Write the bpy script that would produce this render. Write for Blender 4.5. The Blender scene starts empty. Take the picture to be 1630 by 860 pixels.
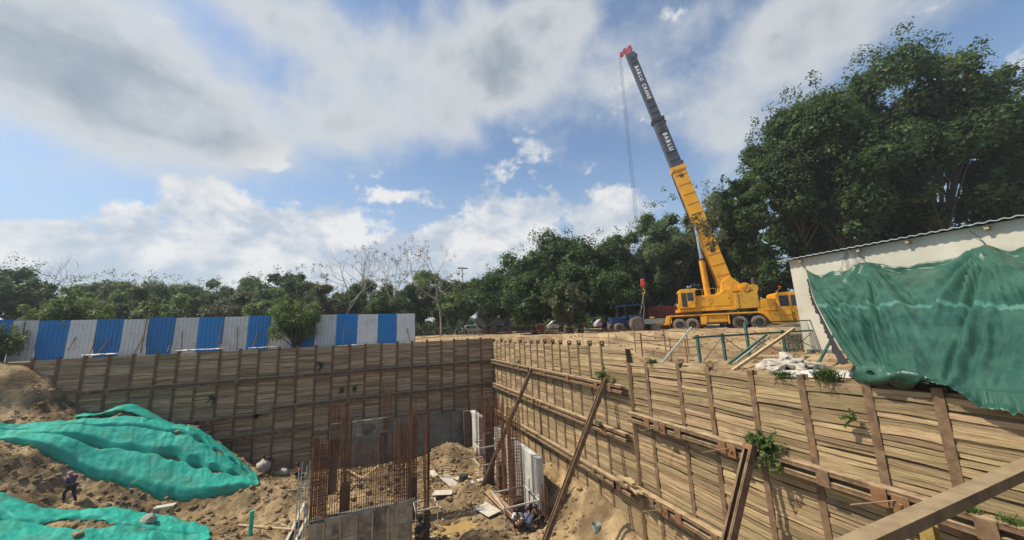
import bpy, bmesh, math, random
import numpy as np
from mathutils import Vector, Matrix, noise as mnoise

# ------------------------------------------------------------------ camera, sky, sun, exposure
scene = bpy.context.scene
C = scene.collection
FPX, CX, CY = 560.0, 815.0, 430.0
PITCH, ROLL, YAW = math.atan(98 / FPX), math.atan(.042), math.radians(21.268)
F0 = np.array([math.sin(YAW), math.cos(YAW), 0.0]); R0 = np.array([math.cos(YAW), -math.sin(YAW), 0.0]); U0 = np.array([0, 0, 1.0])
FW = F0 * math.cos(PITCH) + U0 * math.sin(PITCH)
UP0 = U0 * math.cos(PITCH) - F0 * math.sin(PITCH)
RT = R0 * math.cos(ROLL) - UP0 * math.sin(ROLL)
UPV = UP0 * math.cos(ROLL) + R0 * math.sin(ROLL)
cam_data = bpy.data.cameras.new('camera')
cam_data.sensor_fit = 'HORIZONTAL'; cam_data.sensor_width = 36.0
cam_data.lens = FPX / 1630 * 36.0
cam_data.clip_start = 0.05; cam_data.clip_end = 5000
cam = bpy.data.objects.new('camera', cam_data); C.objects.link(cam)
cam.matrix_world = Matrix(((RT[0], UPV[0], -FW[0], 0), (RT[1], UPV[1], -FW[1], 0), (RT[2], UPV[2], -FW[2], 0), (0, 0, 0, 1)))
scene.camera = cam

SUN = np.array([-1.0, .25, 1.5]); SUN /= np.linalg.norm(SUN)
SUN_EL = math.asin(SUN[2]); SUN_AZ = math.atan2(SUN[0], SUN[1])      # azimuth from +Y towards +X
EXPOSURE = 0.16
SKY_STRENGTH = 0.1
SUN_STRENGTH = 5.0
scene.view_settings.view_transform = 'Standard'; scene.view_settings.look = 'None'
scene.view_settings.exposure = EXPOSURE; scene.view_settings.gamma = 1.0
scene.view_settings.use_curve_mapping = False
scene.cycles.max_bounces = 6; scene.cycles.diffuse_bounces = 3; scene.cycles.transparent_max_bounces = 8
scene.cycles.glossy_bounces = 2; scene.cycles.transmission_bounces = 3
scene.cycles.use_denoising = True

def ray(px, py): return FW + RT * (px - CX) / FPX - UPV * (py - CY) / FPX
def on_x(px, py, X): r = ray(px, py); return r * X / r[0]
def on_y(px, py, Y): r = ray(px, py); return r * Y / r[1]
def on_z(px, py, Z): r = ray(px, py); return r * Z / r[2]
def on_d(px, py, D): r = ray(px, py); return r * D / (r @ F0)

def build_world():
    w = bpy.data.worlds.new('World'); scene.world = w; w.use_nodes = True
    nt = w.node_tree; nt.nodes.clear(); N = nt.nodes; L = nt.links
    def val(s, x):
        if isinstance(x, (int, float)): s.default_value = x
        else: L.new(x, s)
    def M(op, a, b=0.0, c=None, clamp=False):
        n = N.new('ShaderNodeMath'); n.operation = op; n.use_clamp = clamp
        val(n.inputs[0], a); val(n.inputs[1], b)
        if c is not None: val(n.inputs[2], c)
        return n.outputs[0]
    def ss(x, a, b):
        n = N.new('ShaderNodeMapRange'); n.interpolation_type = 'SMOOTHSTEP'
        val(n.inputs[0], x); n.inputs[1].default_value = a; n.inputs[2].default_value = b
        n.inputs[3].default_value = 0; n.inputs[4].default_value = 1
        return n.outputs[0]
    def mix(f, a, b):
        n = N.new('ShaderNodeMix'); n.data_type = 'RGBA'
        val(n.inputs[0], f)
        for s, x in ((n.inputs[6], a), (n.inputs[7], b)):
            if isinstance(x, tuple): s.default_value = (*x, 1)
            else: L.new(x, s)
        return n.outputs[2]
    tc = N.new('ShaderNodeTexCoord'); d = tc.outputs['Generated']
    sp = N.new('ShaderNodeSeparateXYZ'); L.new(d, sp.inputs[0]); X, Y, Z = sp.outputs
    az = M('ARCTAN2', X, Y); el = M('ARCSINE', Z)
    sky = N.new('ShaderNodeTexSky'); sky.sky_type = 'NISHITA'; sky.sun_disc = False
    sky.sun_elevation = SUN_EL; sky.sun_rotation = SUN_AZ
    sky.air_density = 1.0; sky.dust_density = 1.2; sky.ozone_density = 1.2
    # cloud field: fractal noise on the dome, gathered into banks
    cb = N.new('ShaderNodeCombineXYZ'); L.new(az, cb.inputs[0]); L.new(M('MULTIPLY', el, 1.35), cb.inputs[1])
    def noise(scale, detail, rough, off, dist=0.0):
        mp = N.new('ShaderNodeVectorMath'); mp.operation = 'ADD'; L.new(cb.outputs[0], mp.inputs[0]); mp.inputs[1].default_value = off
        n = N.new('ShaderNodeTexNoise'); n.inputs['Scale'].default_value = scale; n.inputs['Detail'].default_value = detail
        n.inputs['Roughness'].default_value = rough; n.inputs['Distortion'].default_value = dist
        L.new(mp.outputs[0], n.inputs['Vector']); return n.outputs[0]
    nA = noise(4.2, 12, .57, (3.1, 1.7, 0.2), .15)
    nB = noise(4.2, 12, .57, (3.1 + .03, 1.7 - .045, 0.2), .15)      # the same field a step away from the sun
    nC = noise(1.9, 6, .5, (7.3, 2.2, 4.0), .3)
    nD = noise(13.0, 9, .6, (1.3, 5.2, 2.0), .2)
    def blob(px, py, rx, ry, k):
        r = ray(px, py); r = r / np.linalg.norm(r)
        a0, e0 = math.atan2(r[0], r[1]), math.asin(r[2])
        q = ray(px + rx, py); q = q / np.linalg.norm(q)
        v = ray(px, py - ry); v = v / np.linalg.norm(v)
        ra = abs(math.atan2(q[0], q[1]) - a0); re = abs(math.asin(v[2]) - e0)
        u = M('DIVIDE', M('SUBTRACT', az, a0), ra); t = M('DIVIDE', M('SUBTRACT', el, e0), re)
        e = M('MULTIPLY', M('ADD', M('MULTIPLY', u, u), M('MULTIPLY', t, t)), -1.0)
        return M('MULTIPLY', M('EXPONENT', e), k)
    high = [(170, 125, 280, 115, .85), (300, 205, 100, 50, .4), (440, 20, 150, 75, .5), (760, 100, 190, 120, .66), (590, 200, 130, 55, .42), (900, 20, 80, 90, .4),
            (1260, 70, 200, 105, .74), (1160, 215, 80, 60, .40), (-300, 100, 260, 160, .6), (1900, 60, 200, 150, .6)]
    low = [(335, 345, 80, 62, .66), (240, 385, 120, 55, .6), (120, 400, 90, 48, .5), (440, 380, 90, 55, .58), (520, 345, 40, 26, .36), (250, 440, 300, 50, .5), (800, 375, 90, 60, .6), (700, 405, 120, 55, .56), (590, 410, 90, 45, .5), (860, 330, 40, 30, .36), (990, 330, 72, 50, .62),
           (415, 245, 50, 28, .48), (838, 235, 36, 55, .42), (770, 275, 44, 24, .36), (630, 312, 60, 18, .38), (975, 180, 44, 22, .3), (1630, 95, 60, 45, .45), (-150, 400, 200, 80, .5), (1800, 330, 300, 80, .5)]
    def total(bl):
        s = blob(*bl[0])
        for b in bl[1:]: s = M('ADD', s, blob(*b))
        return s
    bh, bl_ = M('MINIMUM', total(high), .8), M('MINIMUM', total(low), .62)
    def cn(n, k): return M('MULTIPLY', M('SUBTRACT', n, .5), k)
    dh = M('ADD', M('ADD', cn(nA, 1.15), cn(nC, .7)), bh)
    dl = M('ADD', M('ADD', cn(nA, 1.25), cn(nD, 1.1)), bl_)
    mh = ss(dh, .06, .58); ml = ss(dl, .22, .44)
    # thick overhead banks are grey, their thin rims white
    thick = ss(M('ADD', dh, cn(nD, .45)), .45, 1.05)
    relief = M('MULTIPLY', M('SUBTRACT', nA, nB), 7.0)
    ch = mix(thick, (6.0, 6.2, 6.3), (2.75, 3.3, 3.8))
    rl = M('ADD', .5, relief, clamp=True)
    cl = mix(rl, (4.5, 5.2, 6.1), (8.0, 7.9, 7.75))
    bm = N.new('ShaderNodeMix'); bm.data_type = 'RGBA'; bm.blend_type = 'MULTIPLY'; bm.inputs[0].default_value = 1
    L.new(sky.outputs[0], bm.inputs[6]); bm.inputs[7].default_value = (1.3, 1.42, 1.46, 1)
    veil = M('MULTIPLY', ss(M('SUBTRACT', .55, el), 0.0, .55), .76)
    base = mix(veil, bm.outputs[2], (4.0, 5.2, 6.6))
    c1 = mix(M('MULTIPLY', ml, M('ADD', .5, M('MULTIPLY', ss(el, .0, .22), .42))), base, cl)
    c2 = mix(M('MULTIPLY', mh, .9), c1, ch)
    bg = N.new('ShaderNodeBackground'); L.new(c2, bg.inputs[0]); bg.inputs[1].default_value = SKY_STRENGTH
    out = N.new('ShaderNodeOutputWorld'); L.new(bg.outputs[0], out.inputs[0])
build_world()

sun_data = bpy.data.lights.new('sun', 'SUN'); sun_data.energy = SUN_STRENGTH; sun_data.angle = math.radians(.6); sun_data.color = (1.0, .90, .73)
sun = bpy.data.objects.new('sun', sun_data); C.objects.link(sun)
sun.rotation_euler = Vector((-SUN[0], -SUN[1], -SUN[2])).to_track_quat('-Z', 'Y').to_euler()
sun.location = (-20, 5, 30)

# ------------------------------------------------------------------ helpers
PI = math.pi
rnd = random.Random(7)
rs = np.random.RandomState(11)

class MB:
    """collects shapes; mesh() turns them into one mesh"""
    def __init__(self): self.v = []; self.f = []; self.m = []; self.cur = 0
    def add(self, vs, fs):
        o = len(self.v); self.v += [tuple(map(float, p)) for p in vs]
        for f in fs: self.f.append(tuple(i + o for i in f)); self.m.append(self.cur)
    def frame(self, o, ax, ay, az, x0, x1, y0, y1, z0, z1):
        o, ax, ay, az = (np.array(a, float) for a in (o, ax, ay, az))
        vs = [o + ax * x + ay * y + az * z for z in (z0, z1) for y in (y0, y1) for x in (x0, x1)]
        self.add(vs, [(0, 2, 3, 1), (4, 5, 7, 6), (0, 1, 5, 4), (2, 6, 7, 3), (0, 4, 6, 2), (1, 3, 7, 5)])
    def box(self, x0, x1, y0, y1, z0, z1):
        self.frame((0, 0, 0), (1, 0, 0), (0, 1, 0), (0, 0, 1), x0, x1, y0, y1, z0, z1)
    def bar(self, p0, p1, w, h, up=(0, 0, 1)):
        p0, p1 = np.array(p0, float), np.array(p1, float); d = p1 - p0; L = np.linalg.norm(d); d /= L
        s = np.cross(d, np.array(up, float))
        if np.linalg.norm(s) < 1e-5: s = np.cross(d, np.array([1.0, 0, 0]))
        s /= np.linalg.norm(s); u = np.cross(s, d)
        self.frame(p0, d, s, u, 0, L, -w / 2, w / 2, -h / 2, h / 2)
    def tube(self, pts, rad, n=6, cap=True):
        pts = [np.array(p, float) for p in pts]
        if isinstance(rad, (int, float)): rad = [rad] * len(pts)
        rings = []
        for i, p in enumerate(pts):
            d = pts[min(i + 1, len(pts) - 1)] - pts[max(i - 1, 0)]; d = d / (np.linalg.norm(d) + 1e-9)
            a = np.array([0, 0, 1.0]) if abs(d[2]) < .9 else np.array([1.0, 0, 0])
            s = np.cross(d, a); s /= np.linalg.norm(s); u = np.cross(s, d)
            rings.append([p + rad[i] * (s * math.cos(2 * PI * k / n) + u * math.sin(2 * PI * k / n)) for k in range(n)])
        vs = [q for r in rings for q in r]; fs = []
        for i in range(len(pts) - 1):
            for k in range(n):
                a, b = i * n + k, i * n + (k + 1) % n; fs.append((a, b, b + n, a + n))
        if cap:
            fs.append(tuple(range(n - 1, -1, -1))); fs.append(tuple((len(pts) - 1) * n + k for k in range(n)))
        self.add(vs, fs)
    def prism(self, poly, axis_o, ax, ay, az, t0, t1):
        """polygon (a,b) on axes ax, ay, extruded along az from t0 to t1"""
        o, ax, ay, az = (np.array(a, float) for a in (axis_o, ax, ay, az)); n = len(poly)
        vs = [o + ax * a + ay * b + az * t0 for a, b in poly] + [o + ax * a + ay * b + az * t1 for a, b in poly]
        fs = [tuple(range(n - 1, -1, -1)), tuple(range(n, 2 * n))] + [(i, (i + 1) % n, n + (i + 1) % n, n + i) for i in range(n)]
        self.add(vs, fs)
    def grid(self, P):
        """P: array (a,b,3)"""
        a, b = P.shape[:2]
        self.add(P.reshape(-1, 3).tolist(), [(i * b + j, i * b + j + 1, (i + 1) * b + j + 1, (i + 1) * b + j) for i in range(a - 1) for j in range(b - 1)])
    def ico(self, c, r, sub=1, jit=0.0, sc=(1, 1, 1), seed=0):
        bm = bmesh.new(); bmesh.ops.create_icosphere(bm, subdivisions=sub, radius=1.0)
        q = random.Random(seed); bm.verts.ensure_lookup_table()
        vs = []
        for v in bm.verts:
            k = r * (1 + jit * q.uniform(-1, 1)); vs.append((c[0] + v.co.x * k * sc[0], c[1] + v.co.y * k * sc[1], c[2] + v.co.z * k * sc[2]))
        self.add(vs, [tuple(v.index for v in f.verts) for f in bm.faces]); bm.free()
    def mesh(self, name, smooth=False, fix=True):
        me = bpy.data.meshes.new(name); me.from_pydata(self.v, [], self.f)
        if fix:
            bm = bmesh.new(); bm.from_mesh(me); bmesh.ops.recalc_face_normals(bm, faces=bm.faces); bm.to_mesh(me); bm.free()
        if any(self.m): me.polygons.foreach_set('material_index', self.m)
        if smooth: me.polygons.foreach_set('use_smooth', [True] * len(me.polygons))
        me.update(); return me
    def build(self, name, mats, parent=None, smooth=False, fix=True, **kw):
        return obj(name, self.mesh(name, smooth, fix), mats, parent, **kw)

def obj(name, me, mats=None, parent=None, loc=None, rot=None, scale=None):
    o = bpy.data.objects.new(name, me); C.objects.link(o)
    if mats is not None and me is not None and len(me.materials) == 0:
        for m in (mats if isinstance(mats, (list, tuple)) else [mats]): me.materials.append(m)
    if parent: o.parent = parent
    if loc is not None: o.location = loc
    if rot is not None: o.rotation_euler = rot
    if scale is not None: o.scale = scale
    return o
def tag(o, label, cat, group=None):
    o['label'] = label; o['category'] = cat
    if group: o['group'] = group
    return o
def thing(name, label, cat, loc=(0, 0, 0), rotz=0, group=None):
    o = bpy.data.objects.new(name, None); C.objects.link(o); o.empty_display_size = .2
    o.location = tuple(float(a) for a in loc); o.rotation_euler = (0, 0, rotz)
    return tag(o, label, cat, group)
def struct(o): o['kind'] = 'structure'; return o
def stuff(o): o['kind'] = 'stuff'; return o

def vnoise(x, y, seed=0):
    xi = np.floor(x).astype(np.int64); yi = np.floor(y).astype(np.int64); fx = x - xi; fy = y - yi
    fx = fx * fx * (3 - 2 * fx); fy = fy * fy * (3 - 2 * fy)
    def h(a, b):
        n = (a * 374761393 + b * 668265263 + seed * 974634777) & 0xffffffff
        n = ((n ^ (n >> 13)) * 1274126177) & 0xffffffff
        return ((n ^ (n >> 16)) & 0xffff) / 65535.0
    return (h(xi, yi) * (1 - fx) + h(xi + 1, yi) * fx) * (1 - fy) + (h(xi, yi + 1) * (1 - fx) + h(xi + 1, yi + 1) * fx) * fy
def fbm(x, y, sc, octv=4, seed=0, gain=.5):
    s = 0; a = 1; t = 0
    for o in range(octv):
        s = s + a * (vnoise(x * sc, y * sc, seed + o) - .5); t += a; a *= gain; sc *= 2.03
    return s / t * 2

# ------------------------------------------------------------------ materials
def material(name, col, col2=None, rough=.8, scale=(1, 1, 1), nscale=3.0, detail=6, bump=0.0, bscale=None, metallic=0.0, spec=.3, rand=0.0, island=0.0,
             dust=None, translucent=0.0, lo=.35, hi=.65, spots=None, hue=0.0, bdist=.05, coat=0.0):
    m = bpy.data.materials.new(name); m.use_nodes = True; nt = m.node_tree; N = nt.nodes; L = nt.links
    b = N['Principled BSDF']; b.inputs['Roughness'].default_value = rough; b.inputs['Metallic'].default_value = metallic
    b.inputs['Specular IOR Level'].default_value = spec
    if coat: b.inputs['Coat Weight'].default_value = coat
    geo = N.new('ShaderNodeNewGeometry')
    def mp(sc):
        n = N.new('ShaderNodeVectorMath'); n.operation = 'MULTIPLY'; L.new(geo.outputs['Position'], n.inputs[0]); n.inputs[1].default_value = sc; return n.outputs[0]
    def noise(vec, s, dt):
        n = N.new('ShaderNodeTexNoise'); n.inputs['Scale'].default_value = s; n.inputs['Detail'].default_value = dt; n.inputs['Roughness'].default_value = .6
        L.new(vec, n.inputs['Vector']); return n.outputs[0]
    def ss(x, a, c):
        n = N.new('ShaderNodeMapRange'); L.new(x, n.inputs[0]); n.inputs[1].default_value = a; n.inputs[2].default_value = c; return n.outputs[0]
    def mix(f, a, c, mode='MIX'):
        n = N.new('ShaderNodeMix'); n.data_type = 'RGBA'; n.blend_type = mode
        if isinstance(f, float): n.inputs[0].default_value = f
        else: L.new(f, n.inputs[0])
        for s, x in ((n.inputs[6], a), (n.inputs[7], c)):
            if isinstance(x, tuple): s.default_value = (*x, 1)
            else: L.new(x, s)
        return n.outputs[2]
    vec = mp(scale)
    out = col
    if col2 is not None: out = mix(ss(noise(vec, nscale, detail), lo, hi), col, col2)
    if spots is not None:                                   # (colour, scale, lo, hi)
        out = mix(ss(noise(mp((1, 1, 1)), spots[1], 5), spots[2], spots[3]), out, spots[0])
    if rand or island:
        hs = N.new('ShaderNodeHueSaturation')
        if isinstance(out, tuple): hs.inputs['Color'].default_value = (*out, 1)
        else: L.new(out, hs.inputs['Color'])
        src = None
        if rand:
            oi = N.new('ShaderNodeObjectInfo'); src = oi.outputs['Random']
        else: src = geo.outputs['Random Per Island']
        mr = N.new('ShaderNodeMapRange'); L.new(src, mr.inputs[0]); k = rand or island
        mr.inputs[3].default_value = 1 - k; mr.inputs[4].default_value = 1 + k; L.new(mr.outputs[0], hs.inputs['Value'])
        if hue:
            ma = N.new('ShaderNodeMath'); ma.operation = 'MULTIPLY'; L.new(src, ma.inputs[0]); ma.inputs[1].default_value = 7.31
            fr = N.new('ShaderNodeMath'); fr.operation = 'FRACT'; L.new(ma.outputs[0], fr.inputs[0])
            mh = N.new('ShaderNodeMapRange'); L.new(fr.outputs[0], mh.inputs[0]); mh.inputs[3].default_value = .5 - hue; mh.inputs[4].default_value = .5 + hue
            L.new(mh.outputs[0], hs.inputs['Hue'])
        out = hs.outputs[0]
    if dust is not None:                                    # dust lying on upward faces
        sp = N.new('ShaderNodeSeparateXYZ'); L.new(geo.outputs['Normal'], sp.inputs[0])
        f = ss(sp.outputs[2], .55, .9)
        mu = N.new('ShaderNodeMath'); mu.operation = 'MULTIPLY'; L.new(f, mu.inputs[0]); L.new(ss(noise(mp((1, 1, 1)), 2.5, 4), .25, .6), mu.inputs[1])
        out = mix(mu.outputs[0], out, dust)
    if isinstance(out, tuple): b.inputs['Base Color'].default_value = (*out, 1)
    else: L.new(out, b.inputs['Base Color'])
    if bump:
        bn = N.new('ShaderNodeBump'); bn.inputs['Strength'].default_value = bump; bn.inputs['Distance'].default_value = bdist
        L.new(noise(vec, bscale or nscale * 3, 8), bn.inputs['Height']); L.new(bn.outputs[0], b.inputs['Normal'])
    if translucent:
        tr = N.new('ShaderNodeBsdfTranslucent'); ms = N.new('ShaderNodeMixShader'); ms.inputs[0].default_value = translucent
        if isinstance(out, tuple): tr.inputs[0].default_value = (*out, 1)
        else: L.new(out, tr.inputs[0])
        L.new(b.outputs[0], ms.inputs[1]); L.new(tr.outputs[0], ms.inputs[2]); L.new(ms.outputs[0], N['Material Output'].inputs[0])
    return m

DUST = (.42, .31, .18)
mt = {}
mt['wood_y'] = material('plank_wood', (.235, .165, .088), (.425, .315, .175), rough=.85, scale=(9, 1.0, 20), nscale=1.7, bump=.5, bscale=5, island=.32, hue=.012, spots=((.20, .15, .09), .8, .55, .78))
mt['wood_y1'] = material('plank_wood_single', (.235, .165, .088), (.425, .315, .175), rough=.85, scale=(9, 1.0, 20), nscale=1.7, bump=.5, bscale=5, rand=.36, hue=.012, spots=((.20, .15, .09), .8, .55, .78))
mt['wood_x'] = material('plank_wood_back', (.24, .165, .095), (.46, .33, .195), rough=.85, scale=(.8, 9, 16), nscale=1.5, bump=.5, bscale=5, island=.38, hue=.012)
mt['timber'] = material('timber', (.34, .24, .13), (.5, .38, .22), rough=.8, scale=(2, 2, 2), nscale=4, bump=.3, rand=.2)
mt['rust'] = material('rusty_steel', (.11, .068, .04), (.22, .145, .085), rough=.75, nscale=5, bump=.25, spec=.3, dust=DUST, spots=((.24, .125, .06), 2.2, .58, .75))
mt['rust_orange'] = material('fresh_rust_steel', (.15, .075, .036), (.24, .125, .062), rough=.8, nscale=5, bump=.2, dust=DUST)
mt['redrust'] = material('red_rust_steel', (.12, .06, .034), (.21, .11, .06), rough=.8, nscale=4, bump=.2)
mt['rebar'] = material('rusty_rebar', (.105, .047, .025), (.19, .085, .042), rough=.85, nscale=2.0, rand=.25)
mt['soil'] = material('dry_soil', (.27, .185, .098), (.47, .345, .20), rough=.95, nscale=.9, detail=10, bump=.9, bscale=7, bdist=.08, spots=((.19, .13, .075), .5, .47, .64), spec=.1)
mt['pit_soil'] = material('pit_soil', (.18, .125, .064), (.46, .335, .185), rough=.95, nscale=.8, detail=10, bump=1.0, bscale=6, bdist=.1, spots=((.125, .085, .048), .45, .44, .64), spec=.1)
mt['cut_earth'] = material('cut_earth', (.09, .06, .035), (.15, .10, .06), rough=1, nscale=3, spec=.05)
mt['wet'] = material('muddy_water', (.36, .24, .09), (.42, .29, .12), rough=.12, nscale=1.2, spec=.5)
mt['concrete'] = material('concrete', (.11, .11, .096), (.19, .185, .16), rough=.9, nscale=1.6, detail=8, bump=.25, spots=((.12, .115, .095), 1.1, .5, .7))  # darkened: the deep shade of the pit is put into this colour
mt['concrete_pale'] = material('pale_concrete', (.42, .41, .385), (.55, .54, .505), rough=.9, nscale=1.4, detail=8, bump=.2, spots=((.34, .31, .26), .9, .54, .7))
mt['form'] = material('shuttering_board', (.20, .17, .125), (.35, .305, .23), rough=.9, nscale=2.4, bump=.3, rand=.25, spots=((.12, .10, .08), 1.6, .5, .65))
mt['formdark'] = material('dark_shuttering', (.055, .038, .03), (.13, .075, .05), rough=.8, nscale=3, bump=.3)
mt['blue'] = material('blue_sheet', (.006, .16, .42), (.01, .19, .46), rough=.5, nscale=1.5, spec=.4, rand=.12, spots=((.07, .15, .28), 1.4, .54, .8))
mt['white'] = material('white_sheet', (.56, .565, .55), (.66, .665, .65), rough=.5, nscale=1.5, spec=.4, rand=.1, spots=((.36, .33, .27), 1.5, .5, .78))
def see_through(m, k):
    nt = m.node_tree; out = nt.nodes['Material Output']; src = out.inputs[0].links[0].from_socket; tr = nt.nodes.new('ShaderNodeBsdfTransparent'); ms = nt.nodes.new('ShaderNodeMixShader'); ms.inputs[0].default_value = k
    nt.links.new(src, ms.inputs[1]); nt.links.new(tr.outputs[0], ms.inputs[2]); nt.links.new(ms.outputs[0], out.inputs[0]); return m
mt['net'] = material('green_shade_net', (.025, .43, .32), (.06, .56, .44), rough=.6, nscale=1.2, bump=.6, bscale=7, translucent=.25, spec=.2, spots=((.10, .34, .23), 1.1, .50, .75))
see_through(mt['net'], .10)
mt['house'] = material('cream_plaster', (.47, .445, .365), (.56, .535, .45), rough=.9, nscale=.9, bump=.12, bscale=8, spots=((.36, .335, .27), .8, .54, .78))
mt['roof'] = material('corrugated_sheet', (.30, .33, .36), (.42, .45, .48), rough=.5, nscale=1, metallic=.2)
mt['yellow'] = material('crane_yellow', (.68, .31, .012), (.76, .37, .02), rough=.45, nscale=1.1, spec=.4, bump=.05, spots=((.30, .15, .035), 2.0, .53, .78), coat=.1)
mt['yellow2'] = material('dull_yellow', (.55, .30, .03), (.62, .36, .05), rough=.6, nscale=2, spots=((.3, .15, .04), 3, .55, .75))
mt['boomgrey'] = material('boom_grey', (.045, .052, .066), (.075, .085, .10), rough=.5, nscale=1.3, spec=.4)
mt['lettering'] = material('white_lettering', (.72, .72, .70), rough=.6)
mt['red'] = material('red_paint', (.40, .035, .03), (.5, .06, .045), rough=.5, nscale=2)
mt['pinkred'] = material('faded_red', (.38, .07, .09), (.46, .12, .13), rough=.6, nscale=3)
mt['black'] = material('black_rubber', (.02, .02, .02), (.05, .045, .04), rough=.9, nscale=4)
mt['tyre'] = material('dusty_tyre', (.11, .095, .075), (.21, .18, .14), rough=.95, nscale=5, bump=.3)
mt['rim'] = material('rim', (.20, .17, .13), (.28, .24, .18), rough=.7, nscale=4)
mt['dark'] = material('dark_steel', (.03, .03, .032), (.06, .055, .05), rough=.6, nscale=3)
mt['chrome'] = material('cylinder_rod', (.62, .63, .65), rough=.2, metallic=.9)
mt['glass'] = material('dark_glass', (.03, .035, .04), rough=.08, spec=.6)
mt['greenpaint'] = material('green_paint', (.03, .10, .08), (.07, .15, .125), rough=.6, nscale=4, spec=.4, spots=((.12, .10, .06), 3, .6, .8))
mt['palepipe'] = material('grey_pipe', (.26, .32, .29), (.34, .40, .36), rough=.6, nscale=3)
mt['sack'] = material('white_sack', (.30, .26, .21), (.50, .45, .38), rough=.9, nscale=4, bump=.8, bscale=9)
mt['cement'] = material('spilt_cement', (.46, .43, .38), (.62, .595, .55), rough=.95, nscale=2.5, bump=.5, bscale=8)
mt['container'] = material('brown_container', (.14, .03, .025), (.20, .05, .04), rough=.7, nscale=2)
mt['tractor'] = material('tractor_blue', (.012, .03, .10), (.02, .05, .16), rough=.5, nscale=2)
mt['carwhite'] = material('car_white', (.36, .36, .36), rough=.3, spec=.5)
mt['truckgrey'] = material('truck_grey', (.10, .10, .11), (.16, .155, .15), rough=.7, nscale=2)
mt['orange'] = material('orange_paint', (.60, .12, .02), (.7, .2, .04), rough=.6, nscale=2)
mt['bark'] = material('bark', (.05, .038, .027), (.10, .08, .056), rough=.95, scale=(3, 3, 1), nscale=3, bump=.6)
mt['palebark'] = material('pale_bark', (.22, .185, .14), (.33, .285, .225), rough=.95, scale=(3, 3, 1), nscale=3, bump=.4)
def leafmat(name, a, b, tr=.3): return material(name, a, b, rough=.55, nscale=.55, detail=3, island=.45, hue=.03, translucent=tr, spec=.35)
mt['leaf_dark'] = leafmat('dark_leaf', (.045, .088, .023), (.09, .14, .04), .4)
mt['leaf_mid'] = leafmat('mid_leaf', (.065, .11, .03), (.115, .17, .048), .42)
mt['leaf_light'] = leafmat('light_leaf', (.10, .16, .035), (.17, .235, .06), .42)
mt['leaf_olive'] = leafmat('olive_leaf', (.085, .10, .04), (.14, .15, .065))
mt['leaf_far'] = leafmat('far_leaf', (.10, .15, .062), (.16, .215, .095), .45)  # lightened: some distance haze is mixed into this leaf colour
mt['grass'] = leafmat('weed', (.07, .12, .025), (.13, .18, .05))
mt['skin'] = material('skin', (.16, .085, .05), rough=.6)
mt['hair'] = material('hair', (.012, .01, .01), rough=.6)
def cloth(n, c): mt[n] = material(n, c, tuple(x * .8 for x in c), rough=.9, nscale=8, bump=.2)
cloth('cloth_purple', (.10, .06, .13)); cloth('cloth_pink', (.45, .28, .36)); cloth('cloth_dark', (.03, .032, .04)); cloth('cloth_white', (.62, .62, .62))
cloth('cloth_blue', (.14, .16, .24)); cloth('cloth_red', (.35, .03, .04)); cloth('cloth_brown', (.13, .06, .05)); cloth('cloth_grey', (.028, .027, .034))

# ------------------------------------------------------------------ the setting: ground round the pit, pit floor
FLOOR = -9.3
NEAR_TOP = -1.46
def bank_y(x):
    return np.interp(x, [-50, 9, 10, 12.9, 18.9, 22.9, 40], [31.4, 20.5, 19.3, 16.3, 15.3, 13.6, 9.5])
def sstep(a, b, x): t = np.clip((x - a) / (b - a), 0, 1); return t * t * (3 - 2 * t)
def G(x, y, rough=True):
    low = -1.5 + .62 * sstep(10.8, 14.5, y)
    s = y - bank_y(x) + (fbm(x, y, .5, 3, 5) * 1.0 if rough else 0)
    plateau = -.42 + .35 * sstep(30, 46, y) - .12 * sstep(18, 24, x) * (1 - sstep(30, 40, y))
    bank = sstep(0, 2.0, s)
    right = low + (plateau - low) * bank
    if rough: right = right + .13 * np.exp(-((s - 2.4) / 1.1) ** 2) * (1 - .2 * sstep(22, 25, x)) + fbm(x, y, .8, 4, 3) * .06
    if rough: right = right + np.abs(fbm(x + .6 * y, y * .35, 1.7, 3, 17)) * .09 - .03
    back = -.62 + .55 * sstep(32.5, 46, y) + (fbm(x, y, .7, 4, 9) * .09 if rough else 0)
    k = sstep(29.5, 33, y)
    k = np.where(x < 10.2, 1, k * (1 - sstep(10, 16, x)))
    return right * (1 - k) + back * k

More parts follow.
